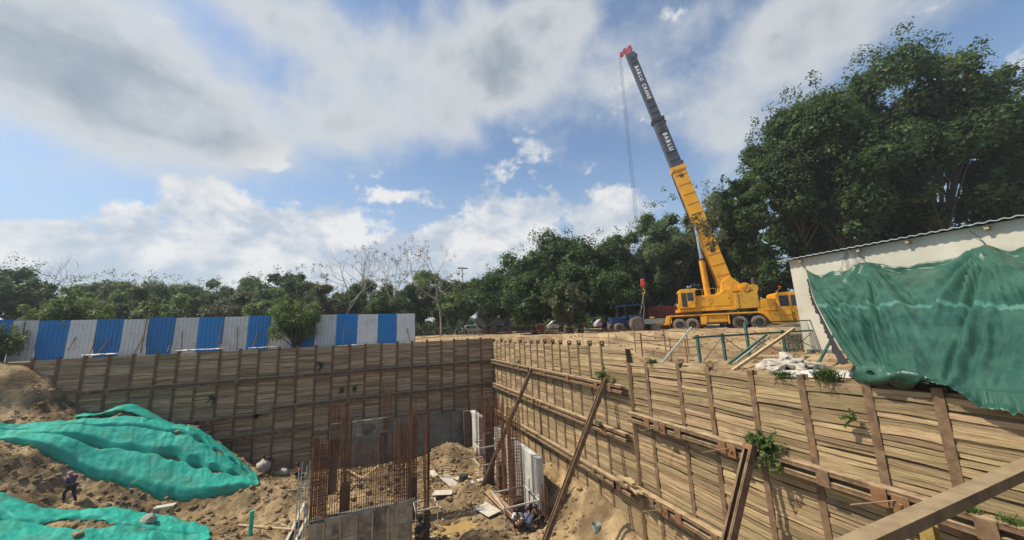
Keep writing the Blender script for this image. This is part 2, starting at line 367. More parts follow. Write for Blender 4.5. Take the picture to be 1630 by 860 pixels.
ctrl = np.array([
 (-30, 31.4, .1), (-24, 31.4, -.2), (-21, 31.4, -.6), (-19.2, 31.4, -1.4), (-17, 31.4, -3.7), (-15.2, 31.4, -4.8), (-11, 31.4, -6.2), (-8, 31.4, -8.3), (-5, 31.4, -9.0), (-2, 31.4, -9.2), (4, 31.4, -9.3), (10, 31.4, -9.3),
 (-14.5, 30, -4.1), (-16, 29, -4.2), (-13.5, 29.2, -4.7), (-10.9, 29.5, -5.3), (-9, 29, -6.8), (-6.7, 28, -8.5),
 (-20.6, 30.6, -.8), (-19.9, 30.6, -1.0), (-19.6, 29.6, -2.6), (-18.3, 30.4, -3.0), (-18.7, 28.5, -4.2), (-25, 29, -.3), (-24, 24, -2.0), (-22, 20, -3.6), (-20, 25.5, -3.9), (-30, 20, .1), (-40, 25, .2), (-40, 5, .2), (-30, 8, -1),
 (-17.9, 27.5, -4.4), (-14.6, 27.5, -6.2), (-12.4, 27, -7.3), (-10.6, 26.8, -8.1), (-8.6, 26.5, -8.3), (-6.5, 26.7, -8.4),
 (-16.9, 26, -4.9), (-16, 25, -6.2), (-13.8, 25.5, -7.42), (-11, 25.5, -8.3), (-9.5, 25.3, -8.9), (-7, 25.5, -9.2),
 (-15.2, 24, -6.6), (-11.6, 24, -7.6), (-9.2, 24, -8.4), (-7.1, 23, -9.1), (-13.5, 21.5, -7.25), (-8.9, 22, -8.6), (-12, 18, -8.3), (-16, 18, -6.5),
 (-5, 24, -9.05), (-4, 21, -9.2), (-3, 27, -8.9), (-5.5, 28.8, -8.9), (-10, 8, -9), (-20, 8, -6), (-5, 14, -9.3), (-1, 5, -9.3), (8, 5, -9.3), (-8, 0, -9.2), (8, -8, -9.3), (-20, -8, -5)]
 + [(x, y, -9.3) for x in (-1, 2, 5, 8) for y in (10, 15, 20, 25)])
def _tps():
    P = ctrl[:, :2]; n = len(P); r2 = ((P[:, None] - P[None]) ** 2).sum(-1)
    K = .5 * r2 * np.log(r2 + 1e-9) + np.eye(n) * .4
    A = np.zeros((n + 3, n + 3)); A[:n, :n] = K; A[:n, n] = 1; A[:n, n + 1:] = P; A[n, :n] = 1; A[n + 1:, :n] = P.T
    return np.linalg.solve(A, np.concatenate([ctrl[:, 2], np.zeros(3)]))
_w = _tps()
def Hb(x, y):
    x = np.asarray(x, float); y = np.asarray(y, float); sh = x.shape; x = x.ravel(); y = y.ravel()
    r2 = (x[:, None] - ctrl[None, :, 0]) ** 2 + (y[:, None] - ctrl[None, :, 1]) ** 2
    n = len(ctrl); z = (.5 * r2 * np.log(r2 + 1e-9)) @ _w[:n] + _w[n] + _w[n + 1] * x + _w[n + 2] * y
    return np.clip(z, -9.6, .2).reshape(sh)
def bumpg(x, y, cx, cy, h, rx, ry=None): return h * np.exp(-((x - cx) / rx) ** 2 - ((y - cy) / (ry or rx)) ** 2)
def Hs(x, y):
    """pit surface without the small roughness"""
    x = np.asarray(x, float); y = np.asarray(y, float)
    z = Hb(x, y)
    z = z + bumpg(x, y, .9, 24.2, 1.55, 2.0, 2.2) + bumpg(x, y, -.9, 22.5, .6, 1.2)
    z = z + bumpg(x, y, 5.4, 28.6, 1.15, 1.6, 1.3) + bumpg(x, y, 5.0, 21.8, .75, 1.2) + bumpg(x, y, 4.4, 16.9, .75, 1.1, .8)
    z = z + np.exp(-((x - 10.1) / 1.15) ** 2) * 1.55 * sstep(11.5, 14.0, y) * (1 - sstep(20.5, 23, y))
    z = z + bumpg(x, y, -4.2, 24.6, .7, 1.3, 1.0) + bumpg(x, y, -5.8, 21.2, .5, 1.6, 1.0)
    z = z - bumpg(x, y, 4.1, 19.1, .22, 1.4, .9)
    return z
def H(x, y):
    z = Hs(x, y); x = np.asarray(x, float); y = np.asarray(y, float)
    slope = sstep(-9.2, -7.8, z)
    rid = np.abs(fbm(x, y, .75, 5, 21, .6)) * .75
    flat = 1 - .75 * np.exp(-((x - 4.1) / 1.7) ** 2 - ((y - 19.1) / 1.2) ** 2)
    return z + (fbm(x, y, .9, 5, 31) * (.17 + .12 * slope) + rid * (.25 + .5 * slope) - .08 + np.abs(fbm(x, y, 2.6, 3, 51)) * .11 - .03) * flat

def axis(parts):
    out = []
    for a, b, s in parts:
        n = max(1, int(round((b - a) / s))); out += list(np.linspace(a, b, n, endpoint=False))
    out.append(parts[-1][1]); return np.array(out)

def make_ground():
    xs = axis([(-900, -300, 150), (-300, -60, 40), (-60, -26, 4), (-26, 10.3, .6), (10.3, 24, .22), (24, 46, .7), (46, 100, 6), (100, 300, 40), (300, 900, 150)])
    ys = axis([(-300, -20, 60), (-20, 0, 4), (0, 24, .22), (24, 31.6, .4), (31.6, 36, .25), (36, 55, .8), (55, 110, 6), (110, 300, 40), (300, 1200, 150)])
    X, Y = np.meshgrid(xs, ys, indexing='ij'); Z = G(X, Y)
    b = len(ys); idx = np.arange(len(xs) * b).reshape(len(xs), b)
    cxs = (xs[:-1] + xs[1:]) / 2; cys = (ys[:-1] + ys[1:]) / 2
    keep = ~((cxs[:, None] < 10.3) & (cys[None, :] < 31.6))
    q = np.stack([idx[:-1, :-1], idx[1:, :-1], idx[1:, 1:], idx[:-1, 1:]], -1)[keep]
    m = MB(); m.v = np.stack([X, Y, Z], -1).reshape(-1, 3).tolist(); m.f = [tuple(f) for f in q.tolist()]; m.m = [0] * len(m.f)
    def skirt(pts):
        for (x0, y0, z0), (x1, y1, z1) in zip(pts[:-1], pts[1:]): m.add([(x0, y0, z0), (x1, y1, z1), (x1, y1, -10), (x0, y0, -10)], [(0, 1, 2, 3)])
    i0 = int(np.argmin(abs(xs - 10.3))); j0 = int(np.argmin(abs(ys - 31.6)))
    skirt([(xs[i0], ys[j], Z[i0, j]) for j in range(j0 + 1)]); skirt([(xs[i], ys[j0], Z[i, j0]) for i in range(i0 + 1)])
    o = m.build('ground', mt['soil'], smooth=True, fix=False); struct(o)
    bm = bmesh.new(); bm.from_mesh(o.data); bmesh.ops.delete(bm, geom=[v for v in bm.verts if not v.link_faces], context='VERTS'); bm.to_mesh(o.data); bm.free()
make_ground()

def make_pit():
    xs = axis([(-60, -26, 3), (-26, -19, .4), (-19, 10.3, .1)]); ys = axis([(-40, 8, 3), (8, 14, .4), (14, 31.65, .1)])
    X, Y = np.meshgrid(xs, ys, indexing='ij'); Z = H(X, Y)
    m = MB(); m.grid(np.stack([X, Y, Z], -1)); m.f = [f[::-1] for f in m.f]
    struct(m.build('pit_floor', mt['pit_soil'], smooth=True, fix=False))
make_pit()
def earth_face():
    m = MB(); m.box(10.08, 10.3, 12.75, 31.6, -10, -.95); m.box(10.31, 10.5, -3, 12.74, -10, -1.6); m.box(-21, 10.07, 31.49, 31.62, -10, -.75)
    struct(m.build('cut_earth_bank', mt['cut_earth']))
earth_face()
# muddy puddle lying in the hollow of the floor
def puddle():
    m = MB(); n = 40; pts = []
    for k in range(n):
        a = 2 * PI * k / n; r = 1 + .22 * math.sin(3 * a + 1) + .12 * math.sin(7 * a)
        pts.append((4.1 + 1.35 * r * math.cos(a), 19.1 + .72 * r * math.sin(a), -9.44))
    m.add(pts, [tuple(range(n))]); struct(m.build('puddle_water', mt['wet'], fix=False))
puddle()

# ------------------------------------------------------------------ shoring walls: soldier piles, timber lagging, wales
def plank_geom(q, L, h, t, n=4, warp=.12):
    """plank along x (0..L), height h (z, centred), thickness t (y: 0 front .. t back); uneven edges"""
    st = []
    bow = q.uniform(-1, 1) * h * warp
    for i in range(n + 1):
        u = i / n; zc = bow * 4 * u * (1 - u)
        st.append((u * L, zc + h / 2 * (1 - q.random() * .11), zc - h / 2 * (1 - q.random() * .11), q.uniform(0, .18) * t))
    vs = []
    for x, zt, zb, y in st: vs += [(x, y, zb), (x, y, zt), (x, y + t, zt), (x, y + t, zb)]
    fs = []
    for i in range(n):
        a, b = 4 * i, 4 * i + 4
        fs += [(a, b, b + 1, a + 1), (a + 1, b + 1, b + 2, a + 2), (a + 2, b + 2, b + 3, a + 3), (a + 3, b + 3, b, a)]
    fs += [(0, 1, 2, 3), (4 * n + 3, 4 * n + 2, 4 * n + 1, 4 * n)]
    return vs, fs

def xform(vs, o, ax, ay, az, tilt=0.0, rollz=0.0):
    """place plank: local x,y,z -> axes; tilt about its length, rollz a small slope in the wall plane"""
    o, ax, ay, az = (np.array(a, float) for a in (o, ax, ay, az)); ct, st = math.cos(tilt), math.sin(tilt); out = []
    for x, y, z in vs:
        y2, z2 = y * ct - z * st, y * st + z * ct; z2 += x * rollz
        out.append(o + ax * x + ay * y2 + az * z2)
    return out

def lagging_mesh(m, q, p0, ax, ay, piles, z0, z1, hmin, hmax, seg=2):
    """fills the bays between pile stations with planks; p0 origin, ax along, ay into the earth"""
    for a, b in zip(piles[:-1], piles[1:]):
        z = z1; L = b - a + .02
        while z > z0:
            h = q.uniform(hmin, hmax)
            if q.random() < .05: z -= q.uniform(.01, .05)
            vs, fs = plank_geom(q, L, h, .05, seg)
            o = np.array(p0, float) + np.array(ax) * a + np.array((0, 0, z - h / 2))
            m.add(xform(vs, o, ax, ay, (0, 0, 1), q.uniform(-.13, .13), q.uniform(-.018, .018)), fs)
            z -= h + q.uniform(.0, .012)

def pile_mesh(name, h, w=.2, d=.2, t=.016):
    """H-section upright, front flange towards -y, top at z=0"""
    m = MB(); m.box(-w / 2, w / 2, -d / 2, -d / 2 + t, -h, 0); m.box(-w / 2, w / 2, d / 2 - t, d / 2, -h, 0); m.box(-t / 2, t / 2, -d / 2 + t, d / 2 - t, -h, -.001)
    return m.mesh(name)
def cap_mesh(name, w=.24, hh=.2):
    """holed lifting lug on the top of a pile"""
    m = MB(); m.box(-w / 2, -w / 2 + .07, -.012, .012, 0, hh); m.box(w / 2 - .07, w / 2, -.012, .012, 0, hh)
    m.box(-w / 2 + .07, w / 2 - .07, -.012, .012, hh - .06, hh); m.box(-w / 2 + .07, w / 2 - .07, -.012, .012, 0, .06)
    return m.mesh(name)
def wale(name, parent, p, ax, ay, a0, a1, mat, hgt=.34, dep=.22, plates=(), pl_mesh=None):
    """double channel with a slot between, running along ax from a0 to a1; p = top back line; ay points into the earth"""
    p, ax, ay = np.array(p, float), np.array(ax, float), np.array(ay, float); up = np.array([0, 0, 1.0]); m = MB(); c = hgt * .31
    for zt in (0, -hgt + c):
        m.frame(p, ax, -ay, up, a0, a1, 0, dep, zt - .02, zt)
        m.frame(p, ax, -ay, up, a0, a1, 0, dep, zt - c, zt - c + .02)
        m.frame(p, ax, -ay, up, a0, a1, dep - .03, dep - .008, zt - c + .021, zt - .021)
    m.frame(p, ax, -ay, up, a0 + .01, a1 - .01, .02, .06, -hgt + c + .003, -c - .003)
    w = m.build(name, mat, parent)
    for s in plates:
        k = MB(); k.frame(p, ax, -ay, up, s - .13, s + .13, dep + .003, dep + .025, -hgt - .02, -.01)
        pl = k.build('stiffener_plate', mt['rust_orange'] if rnd.random() < .4 else mt['rust'], w)
    return w

# --- back wall (faces the viewer)
def back_wall():
    t = thing('retaining_wall', 'long timber lagged shoring wall closing the far side of the pit', 'retaining wall', (0, 31.4, 0))
    st = [-19.7]; q = random.Random(3)
    while st[-1] < 9.6: st.append(st[-1] + q.uniform(1.12, 1.26))
    st = [s * 1.0 for s in st]; st[-1] = 9.95
    m = MB()
    lagging_mesh(m, q, (0, -.0, 0), (1, 0, 0), (0, 1, 0), st, FLOOR - .5, -.52, .13, .19)
    stuff(m.build('lagging', mt['wood_x'], t))
    pm = pile_mesh('soldier_pile', 9.2, .15); cm = cap_mesh('lifting_lug')
    for i, s in enumerate(st[:-1]):
        obj('soldier_pile', pm, mt['redrust'], t, (s, .05, -.44 + q.uniform(-.04, .08)), (0, q.uniform(-.012, .012), 0))
    def w(z0, z1, a, b):
        L = b - a; ax = np.array([L, 0, z1 - z0]); ax /= np.linalg.norm(ax)
        wale('wale', t, (a, -.16, z0), ax, (0, 1, 0), 0, L, mt['rust'], .30, .2, [q.uniform(0, L) for _ in range(6)])
    w(-2.55, -2.38, -17.4, 9.7); w(-4.6, -4.32, -6.9, 9.7); w(-5.05, -4.95, -12.9, -7.1); w(-6.35, -6.2, -10.0, -4.2)
    return t
back_wall()

# --- right wall, far stretch
def right_far():
    t = thing('retaining_wall', 'sunlit shoring wall running along the right of the pit to the far corner', 'retaining wall', (10, 31.2, 0))
    q = random.Random(5); L = 31.2 - 12.75; st = [0.0]
    while st[-1] < L - .8: st.append(st[-1] + q.uniform(.96, 1.1))
    st[-1] = L
    AX, AY = (0, -1, 0), (1, 0, 0)
    m = MB(); lagging_mesh(m, q, (0, 0, 0), AX, AY, st, FLOOR - .4, -.86, .12, .17, 3)
    stuff(m.build('lagging', mt['wood_y'], t))
    pm = pile_mesh('soldier_pile', 9.0, .13); cm = cap_mesh('lifting_lug', .26, .17)
    for i, s in enumerate(st[:-1]):
        p = obj('soldier_pile', pm, mt['rust'], t, (.065, -s, -.78 + .006 * i * 0 + q.uniform(-.03, .05)), (0, q.uniform(-.012, .012), PI / 2 * -1))
        if i % 2 == 0 or q.random() < .3: obj('lifting_lug', cm, mt['rust'], p, (.0, .0, .0), (0, 0, PI / 2))
    for z0, z1 in ((-2.36, -2.44), (-4.36, -4.34), (-6.52, -6.4)):
        ax = np.array([0, -L, z1 - z0]); ax /= np.linalg.norm(ax)
        w = wale('wale', t, (-.11, 0, z0), ax, AY, .1, L - .05, mt['rust'], .32, .24, [q.uniform(.5, L - .5) for _ in range(9)])
    # return board at the step between the two stretches, and packing timbers on the wale ends
    m = MB(); vs, fs = plank_geom(q, 8.0, .25, .05); m.frame((.0, -L - .01, 0), (0, -1, 0), (1, 0, 0), (0, 0, 1), 0, .03, .02, .2, -9.2, -1.5)
    m.build('return_board', mt['timber'], t)
    for k in range(9):
        b = MB(); z = -6.0 - .13 * (k % 3); y = -L + .3 + q.uniform(-.5, .6)
        b.bar((-.36 - .05 * k % .2, y, z), (-.36 - q.uniform(0, .25), y - q.uniform(.4, .8), z + q.uniform(-.04, .04)), .11, .09); b.build('packing_timber', mt['timber'], t)
    return t
right_far()

# --- right wall, near stretch: each plank a part
NEAR_ST = [11.75, 10.12, 8.9, 7.45, 6.13, 4.82, 3.74, 2.62, 1.5, .4]
def right_near():
    t = thing('retaining_wall', 'near stretch of shoring wall with broad weathered planks below the green tarpaulin', 'retaining wall', (10.2, 12.7, 0))
    q = random.Random(8); st = [12.7] + NEAR_ST; st = [12.7 - s for s in st]
    AX, AY = (0, -1, 0), (1, 0, 0)
    variants = []
    for k in range(9):
        v, f = plank_geom(q, 1.0, 1.0, 1.0, 5, .22); m = MB(); m.add(v, f); me = m.mesh('plank'); me.materials.append(mt['wood_y1']); variants.append(me)
    jobs = []
    for tier, (zt, zb) in enumerate(((-1.50, -3.45), (-3.86, -6.32), (-6.70, FLOOR - .3))):
        for bi, (a, b) in enumerate(zip(st[:-1], st[1:])):
            z = zt + (q.uniform(-.05, .03) if tier == 0 else .1)
            sk = q.uniform(-.03, .03)
            while z > zb:
                h = q.choice((.09, .10, .11, .12, .14, .17))
                if q.random() < .12: z -= q.uniform(.01, .035)
                jobs.append((tier, bi, a, b, z - h / 2, h, q.uniform(-.11, .06), sk + q.uniform(-.022, .022), q.randrange(9), q.uniform(-.035, .015)))
                z -= h + q.uniform(-.006, .006)
    def rank(j): return (j[0] == 2, -min(j[1], 7) if j[0] == 0 else 0, j[0])
    near = [j for j in jobs if j[0] < 2 and j[1] <= (8 if j[0] == 0 else 6)]
    near = sorted(near, key=lambda j: (j[0], -j[1]))[:300]; ids = set(id(j) for j in near)
    rest = MB()
    for j in jobs:
        tier, bi, a, b, z, h, ti, sl, vi, dx = j; L = b - a + .02
        if id(j) in ids:
            o = obj('plank', variants[vi], None, t)
            M3 = Matrix(((0, 1, 0), (-1, 0, 0), (0, 0, 1)))            # local x -> -Y, local y -> +X
            R = M3 @ Matrix.Rotation(ti, 3, 'X') @ Matrix.Rotation(-sl, 3, 'Y')
            o.matrix_local = Matrix.Translation((dx, -a, z - sl * L / 2 * 0)) @ R.to_4x4() @ Matrix.Diagonal((L, .055, h, 1))
        else:
            vs, fs = plank_geom(q, L, h, .05, 3)
            rest.add(xform(vs, (dx, -a, z), AX, AY, (0, 0, 1), ti, sl), fs)
    stuff(rest.build('lagging', mt['wood_y'], t))
    pm = pile_mesh('soldier_pile', 8.2, .16, .2)
    cm = cap_mesh('lifting_lug', .3, .16)
    for i, s in enumerate(st[1:]):
        p = obj('soldier_pile', pm, mt['rust'], t, (.06, -s, NEAR_TOP + .05 + q.uniform(-.03, .04)), (0, q.uniform(-.012, .012), -PI / 2))
        if i in (0, 1, 2): obj('lifting_lug', cm, mt['rust'], p, (.0, .06, .0), (0, 0, 0))
    for zt, pl in ((-3.48, (1.1, 1.6, 2.6, 4.3, 6.9, 7.9, 9.3, 10.0)), (-6.33, (.9, 1.3, 2.2, 3.6, 5.2, 6.5, 8.2))):
        w = wale('wale', t, (-.13, 0, zt), AX, AY, -.05, 12.2, mt['rust'], .34, .26, pl)
        for s in pl[1::2]:
            k = MB(); k.box(-.13, .13, -.012, .012, -.32, 0.02); k.tube([(0, -.012, -.15), (0, -.06, -.15)], .035, 8)
            k.build('bracket_plate', mt['rust_orange'], w, loc=(-.455, -s - .35, zt - .06), rot=(0, 0, -PI / 2))
            k = MB(); k.tube([(-.40, -s - .35, zt - .12), (-.95, -s + .25, zt - .34)], .014, 6); k.build('tie_rod', mt['rust'], w)
    return t
right_near()

# --- raking struts
def raker(label, y, z_top, slope, z_end, w, face=-1):
    """twin-channel strut leaning from the wale down into the pit"""
    x0 = 9.62; x1 = x0 - (z_top - z_end) * slope
    t = thing('raking_strut', label, 'steel strut', (x1, y, z_end), group=None)
    d = np.array([x0 - x1, 0, z_top - z_end]); L = np.linalg.norm(d); d /= L; s = np.array([0, 1.0, 0]); n = np.cross(s, d)
    for sg in (-1, 1):
        m = MB(); o = s * sg * w * .5
        m.frame(o, d, s, n, 0, L, -.012, .012, -w * .55, w * .55)
        for e in (-1, 1): m.frame(o, d, s, n, 0, L, (-w * .26 if sg > 0 else .013), (-.013 if sg > 0 else w * .26), e * w * .55 - .012, e * w * .55 + .008)
        m.build('channel', mt['rust'], t)
    k = L - .9
    while k > .5:
        m = MB(); m.frame((0, 0, 0), d, s, n, k - .07, k + .07, -w * .48, w * .48, w * .56 + .01, w * .56 + .03); m.build('batten_plate', mt['rust_orange'], t); k -= 1.25
    m = MB(); m.frame((0, 0, 0), d, s, n, L - .02, L + .12, -w * .62, w * .62, -w * .6, w * .72); m.build('head_plate', mt['rust_orange'], t)
    return t
raker('brown steel raking strut farthest from the viewer, propping the right wall', 22.0, -2.55, .55, -9.3, .18)
raker('long brown steel raking strut in the middle, crossing the right wall', 13.85, -2.35, .59, -9.3, .175)
raker('near twin channel raking strut with orange rusted head, under the bushy wall plant', 7.38, -3.45, .62, -9.3, .21)
def near_beam():
    a = on_x(1650, 742, 9.95); p = on_d(1392, 862, 4.7); d = p - a; b = a + d * 2.2
    t = thing('steel_beam', 'dusty tan steel box beam crossing the bottom right corner', 'steel beam', b)
    m = MB(); m.bar(np.zeros(3), (a - b) * 1.0, .14, .15)
    bm = m.mesh('beam'); o = obj('beam', bm, mt['beam_dust'], t)
    mod = o.modifiers.new('edge', 'BEVEL'); mod.width = .02; mod.segments = 2
    m = MB(); e = (a - b) / np.linalg.norm(a - b); m.bar(e * .0, e * np.linalg.norm(a - b) * .995, .20, .02); 
    o = obj('cover_strip', m.mesh('cover_strip'), mt['beam_dust'], t, loc=(0, 0, .098))
    return t
mt['beam_dust'] = material('dusty_beam', (.12, .085, .048), (.22, .16, .09), rough=.85, nscale=3, bump=.25, dust=(.30, .22, .125))
near_beam()
mt['stub'] = material('dirty_yellow', (.22, .15, .04), (.34, .24, .07), rough=.8, nscale=4)
def yellow_stub():
    c = on_x(1470, 806, 9.55)
    t = thing('steel_stub', 'short yellow steel box stub standing on the near wale beside the tan beam', 'steel post', (c[0], c[1], c[2] - 1.0))
    m = MB(); 
    for sx in (-1, 1): m.box(sx * .09 - .01, sx * .09 + .01, -.1, .1, 0, .9)
    m.box(-.08, .08, .08, .1, 0, .86); m.build('box_section', mt['stub'], t)
    m = MB(); m.box(-.16, .16, -.16, .16, -.04, -.001); m.build('base_plate', mt['rust'], t)
yellow_stub()

# --- plants growing on the wall, tufts, nets etc. share the leaf maker
def leaves(P, Nn, size, aspect=.5, q=None, curl=.25):
    """P (n,3) centres, Nn (n,3) normals -> vertex array of leaf rhombs with a fold"""
    n = len(P); q = q or rs
    T = np.cross(Nn, q.normal(size=(n, 3))); T /= np.linalg.norm(T, axis=1)[:, None] + 1e-9
    B = np.cross(Nn, T); s = (size * (.6 + .8 * q.rand(n)))[:, None]
    V = np.empty((n, 4, 3)); V[:, 0] = P - T * s * .5; V[:, 1] = P - B * s * aspect * .5 + Nn * s * curl * .3 + T * s * .08
    V[:, 2] = P + T * s * .5 - Nn * s * curl * .3; V[:, 3] = P + B * s * aspect * .5 + Nn * s * curl * .3 + T * s * .08
    return V.reshape(-1, 3)
def leaf_mesh(name, V):
    n = len(V) // 4; me = bpy.data.meshes.new(name); me.vertices.add(4 * n); me.vertices.foreach_set('co', V.astype(np.float32).ravel())
    me.loops.add(4 * n); me.loops.foreach_set('vertex_index', np.arange(4 * n, dtype=np.int32)); me.polygons.add(n)
    me.polygons.foreach_set('loop_start', np.arange(0, 4 * n, 4, dtype=np.int32)); me.polygons.foreach_set('loop_total', np.full(n, 4, dtype=np.int32))
    me.update(calc_edges=True); return me
def clump_points(c, r, n, flat=.8, q=None, shell=.55):
    q = q or rs
    d = q.normal(size=(n, 3)); d /= np.linalg.norm(d, axis=1)[:, None]; k = (shell + (1 - shell) * q.rand(n) ** .5) if shell else q.rand(n) ** .33
    k = np.where(q.rand(n) < .25, q.rand(n) ** .5, k)
    P = np.array(c) + d * (k * r)[:, None] * np.array([1, 1, flat])
    Nn = d * .6 + np.array([0, 0, .7]) + q.normal(size=(n, 3)) * .55; Nn /= np.linalg.norm(Nn, axis=1)[:, None]
    return P, Nn
def tuft(name, label, cat, loc, n, h, spread, mat, w=.03, group=None, droop=.4, seed=0):
    """weed: curved blades from a root"""
    q = random.Random(seed); m = MB()
    for k in range(n):
        a = q.uniform(0, 2 * PI); l = h * q.uniform(.5, 1.1); o = np.array([q.gauss(0, spread * .35), q.gauss(0, spread * .35), 0]); d = np.array([math.cos(a), math.sin(a), 0]) * spread * q.uniform(.3, 1.1)
        s = np.array([-math.sin(a), math.cos(a), 0]) * w * q.uniform(.7, 1.3); pts = [o, o + d * .45 + np.array([0, 0, l * .65]), o + d * (1 + droop * .2) + np.array([0, 0, l * (1 - droop * q.random())])]
        m.add([pts[0] - s * .5, pts[0] + s * .5, pts[1] + s, pts[1] - s, pts[2]], [(0, 1, 2, 3), (3, 2, 4)])
    o = m.build(name, mt[mat], fix=False, loc=loc); return tag(o, label, cat, group)
def bush(name, label, loc, r, n, size, mat, cat='plant', stems=5, flat=.9, seed=1, group=None):
    q = np.random.RandomState(seed); t = thing(name, label, cat, loc, group=group)
    V = []; m = MB()
    for k in range(max(7, n // 45)):                       # straggling shoots, each with leaves along it
        d = q.normal(size=3); d[0] = -abs(d[0]) * .7; d[2] = d[2] * .8 + .35; d /= np.linalg.norm(d); l = r * q.uniform(.5, 1.5); c = d * l; c[2] -= .25 * l * q.rand()
        md = d * l * .5 + np.array([0, 0, l * .12]); m.tube([(0, 0, 0), md, c], [r * .022, r * .015, r * .005], 4, False)
        f = q.rand(45) ** .7; P = np.where((f < .5)[:, None], md * (f * 2)[:, None], md + (c - md) * (f * 2 - 1)[:, None]) + q.normal(size=(45, 3)) * r * .07
        Nn = q.normal(size=(45, 3)) * .7 + np.array([-.3, 0, .7]); Nn /= np.linalg.norm(Nn, axis=1)[:, None]; V.append(leaves(P, Nn, size, .36, q))
    obj('foliage', leaf_mesh('foliage', np.concatenate(V)), mt[mat], t); m.build('stem', mt['bark'], t)
    return t
p = on_x(1222, 700, 10.05); bush('wall_plant', 'bushy bright green weed sprouting from the near planks above the strut head', p - np.array([.1, 0, .22]), .42, 2400, .11, 'grass', seed=2)
p = on_x(963, 598, 9.7); bush('wall_plant', 'pale green leafy creeper hanging at the top of the far right wall', p, .42, 500, .12, 'leaf_light', seed=3)
p = on_x(1362, 660, 10.05); bush('wall_plant', 'small light green sprig on the pile below the tarpaulin corner', p - np.array([.06, 0, .1]), .2, 300, .08, 'leaf_light', seed=4)
p = on_x(826, 578, 9.9); bush('wall_plant', 'tiny weed on the upper wale near the far corner', p, .22, 260, .08, 'leaf_mid', seed=5)
p = on_x(956, 678, 9.6); bush('wall_plant', 'green weed on the second wale behind the middle strut', p, .25, 300, .08, 'leaf_mid', seed=6)
for i, (px, py, r, lab) in enumerate([(513, 580, .42, 'dark green weed hanging at the top of the back wall near its middle'), (546, 622, .35, 'dark weed on the second tier of the back wall, left of a smaller one'), (566, 618, .25, 'smaller dark weed on the second tier of the back wall'), (341, 634, .34, 'round dark weed on the back wall above the green net')]):
    p = on_y(px, py, 31.25); bush('wall_plant', lab, p - np.array([0, 0, r * .3]), r, 420, .12, 'leaf_dark', seed=10 + i)
for i, (px, py, n, h, sp, lab) in enumerate([(1322, 632, 420, .34, .28, 'shaggy clump of grass drooping over the wall top left of the tarpaulin'), (1245, 603, 160, .16, .3, 'low grass on the wall top beside the white sacks'), (1040, 583, 160, .22, .2, 'thin grass at the end pile of the near wall'), (1385, 640, 60, .1, .1, 'wisp of grass by the tarpaulin corner')]):
    p = on_x(px, py, 10.28); tuft('grass_tuft', lab, 'grass', (p[0], p[1], NEAR_TOP - .03), n, h, sp, 'grass', .012, seed=i)
for i, (px, py) in enumerate([(1545, 822), (1610, 838)]):
    p = on_x(px, py, 9.95); tuft('grass_tuft', ['dry grass on the lower wale left of the frame edge', 'dry grass on the lower wale at the right frame edge'][i], 'grass', (9.95, p[1], -3.49), 110, .13, .18, 'grass', .008, seed=20 + i)

# ------------------------------------------------------------------ sheet metal hoarding behind the back wall
def hoarding():
    ed = [-23.13, -21.96, -20.74, -19.26, -17.91, -16.54, -15.17, -13.72, -12.32, -10.79, -9.24, -7.79, -6.24, -4.62, -3.09, -1.47, .16, 1.73, 3.29]
    t = thing('hoarding_fence', 'hoarding of alternating blue and white corrugated sheets above the back wall', 'fence', (-10, 33, -.5))
    q = random.Random(2)
    cols = ['blue', 'white', 'blue'] + ['white', 'blue'] * 8
    cols = ['blue', 'white'] + ['blue', 'white'] * 8
    for i, (a, b) in enumerate(zip(ed[:-1], ed[1:])):
        w = b - a - .015; n = 6; m = MB(); prof = []
        for k in range(n):                               # trapezoid ribs
            u = w * k / n; s = w / n
            prof += [(u, 0), (u + s * .62, 0), (u + s * .70, -.03), (u + s * .92, -.03)]
        prof.append((w, 0)); h = 2.60 + q.uniform(-.09, .07); z0 = -.58 + q.uniform(-.02, .03)
        lean = .02
        vs = [(x, y, z0) for x, y in prof] + [(x, y + lean * 2.5, z0 + h) for x, y in prof] + [(x, y + .012, z0) for x, y in prof] + [(x, y + .012 + lean * 2.5, z0 + h) for x, y in prof]
        c = len(prof); fs = [(k, k + 1, c + k + 1, c + k) for k in range(c - 1)] + [(2 * c + k, 3 * c + k, 3 * c + k + 1, 2 * c + k + 1) for k in range(c - 1)]
        fs += [(c + k, c + k + 1, 3 * c + k + 1, 3 * c + k) for k in range(c - 1)] + [(0, c, 3 * c, 2 * c), (c - 1, 3 * c - 1, 4 * c - 1, 2 * c - 1)]
        m.add(vs, fs)
        o = m.build('panel', mt[cols[i]], t); o.location = (a + 10, q.uniform(-.05, .05), 0.5); o.rotation_euler = (q.uniform(-.015, .02), q.uniform(-.008, .008), q.uniform(-.012, .012))
    # props leaning on the sheets and posts
    for px0, py0, px1, py1 in [(30, 565, 40, 512), (108, 556, 121, 537), (144, 560, 152, 540), (155, 562, 176, 538), (214, 560, 229, 535), (224, 560, 234, 508), (266, 558, 272, 545), (289, 556, 290, 527), (346, 552, 352, 520), (348, 556, 353, 542), (377, 555, 378, 520), (402, 552, 411, 529), (429, 552, 428, 530), (546, 548, 548, 523), (653, 548, 648, 523)]:
        p = on_y(px0, py0 + 2, 32.35); r = on_y(px1, py1, 32.9); m = MB(); m.tube([p, r], .035, 6)
        o = m.build('prop', mt['rust'], t); o.location = (10, -33, .5)
    for a in ed[::2]:
        m = MB(); m.bar((a + 10, .12, -.1), (a + 10, .17, 2.4), .06, .06); m.build('post', mt['dark'], t)
    return t
hoarding()
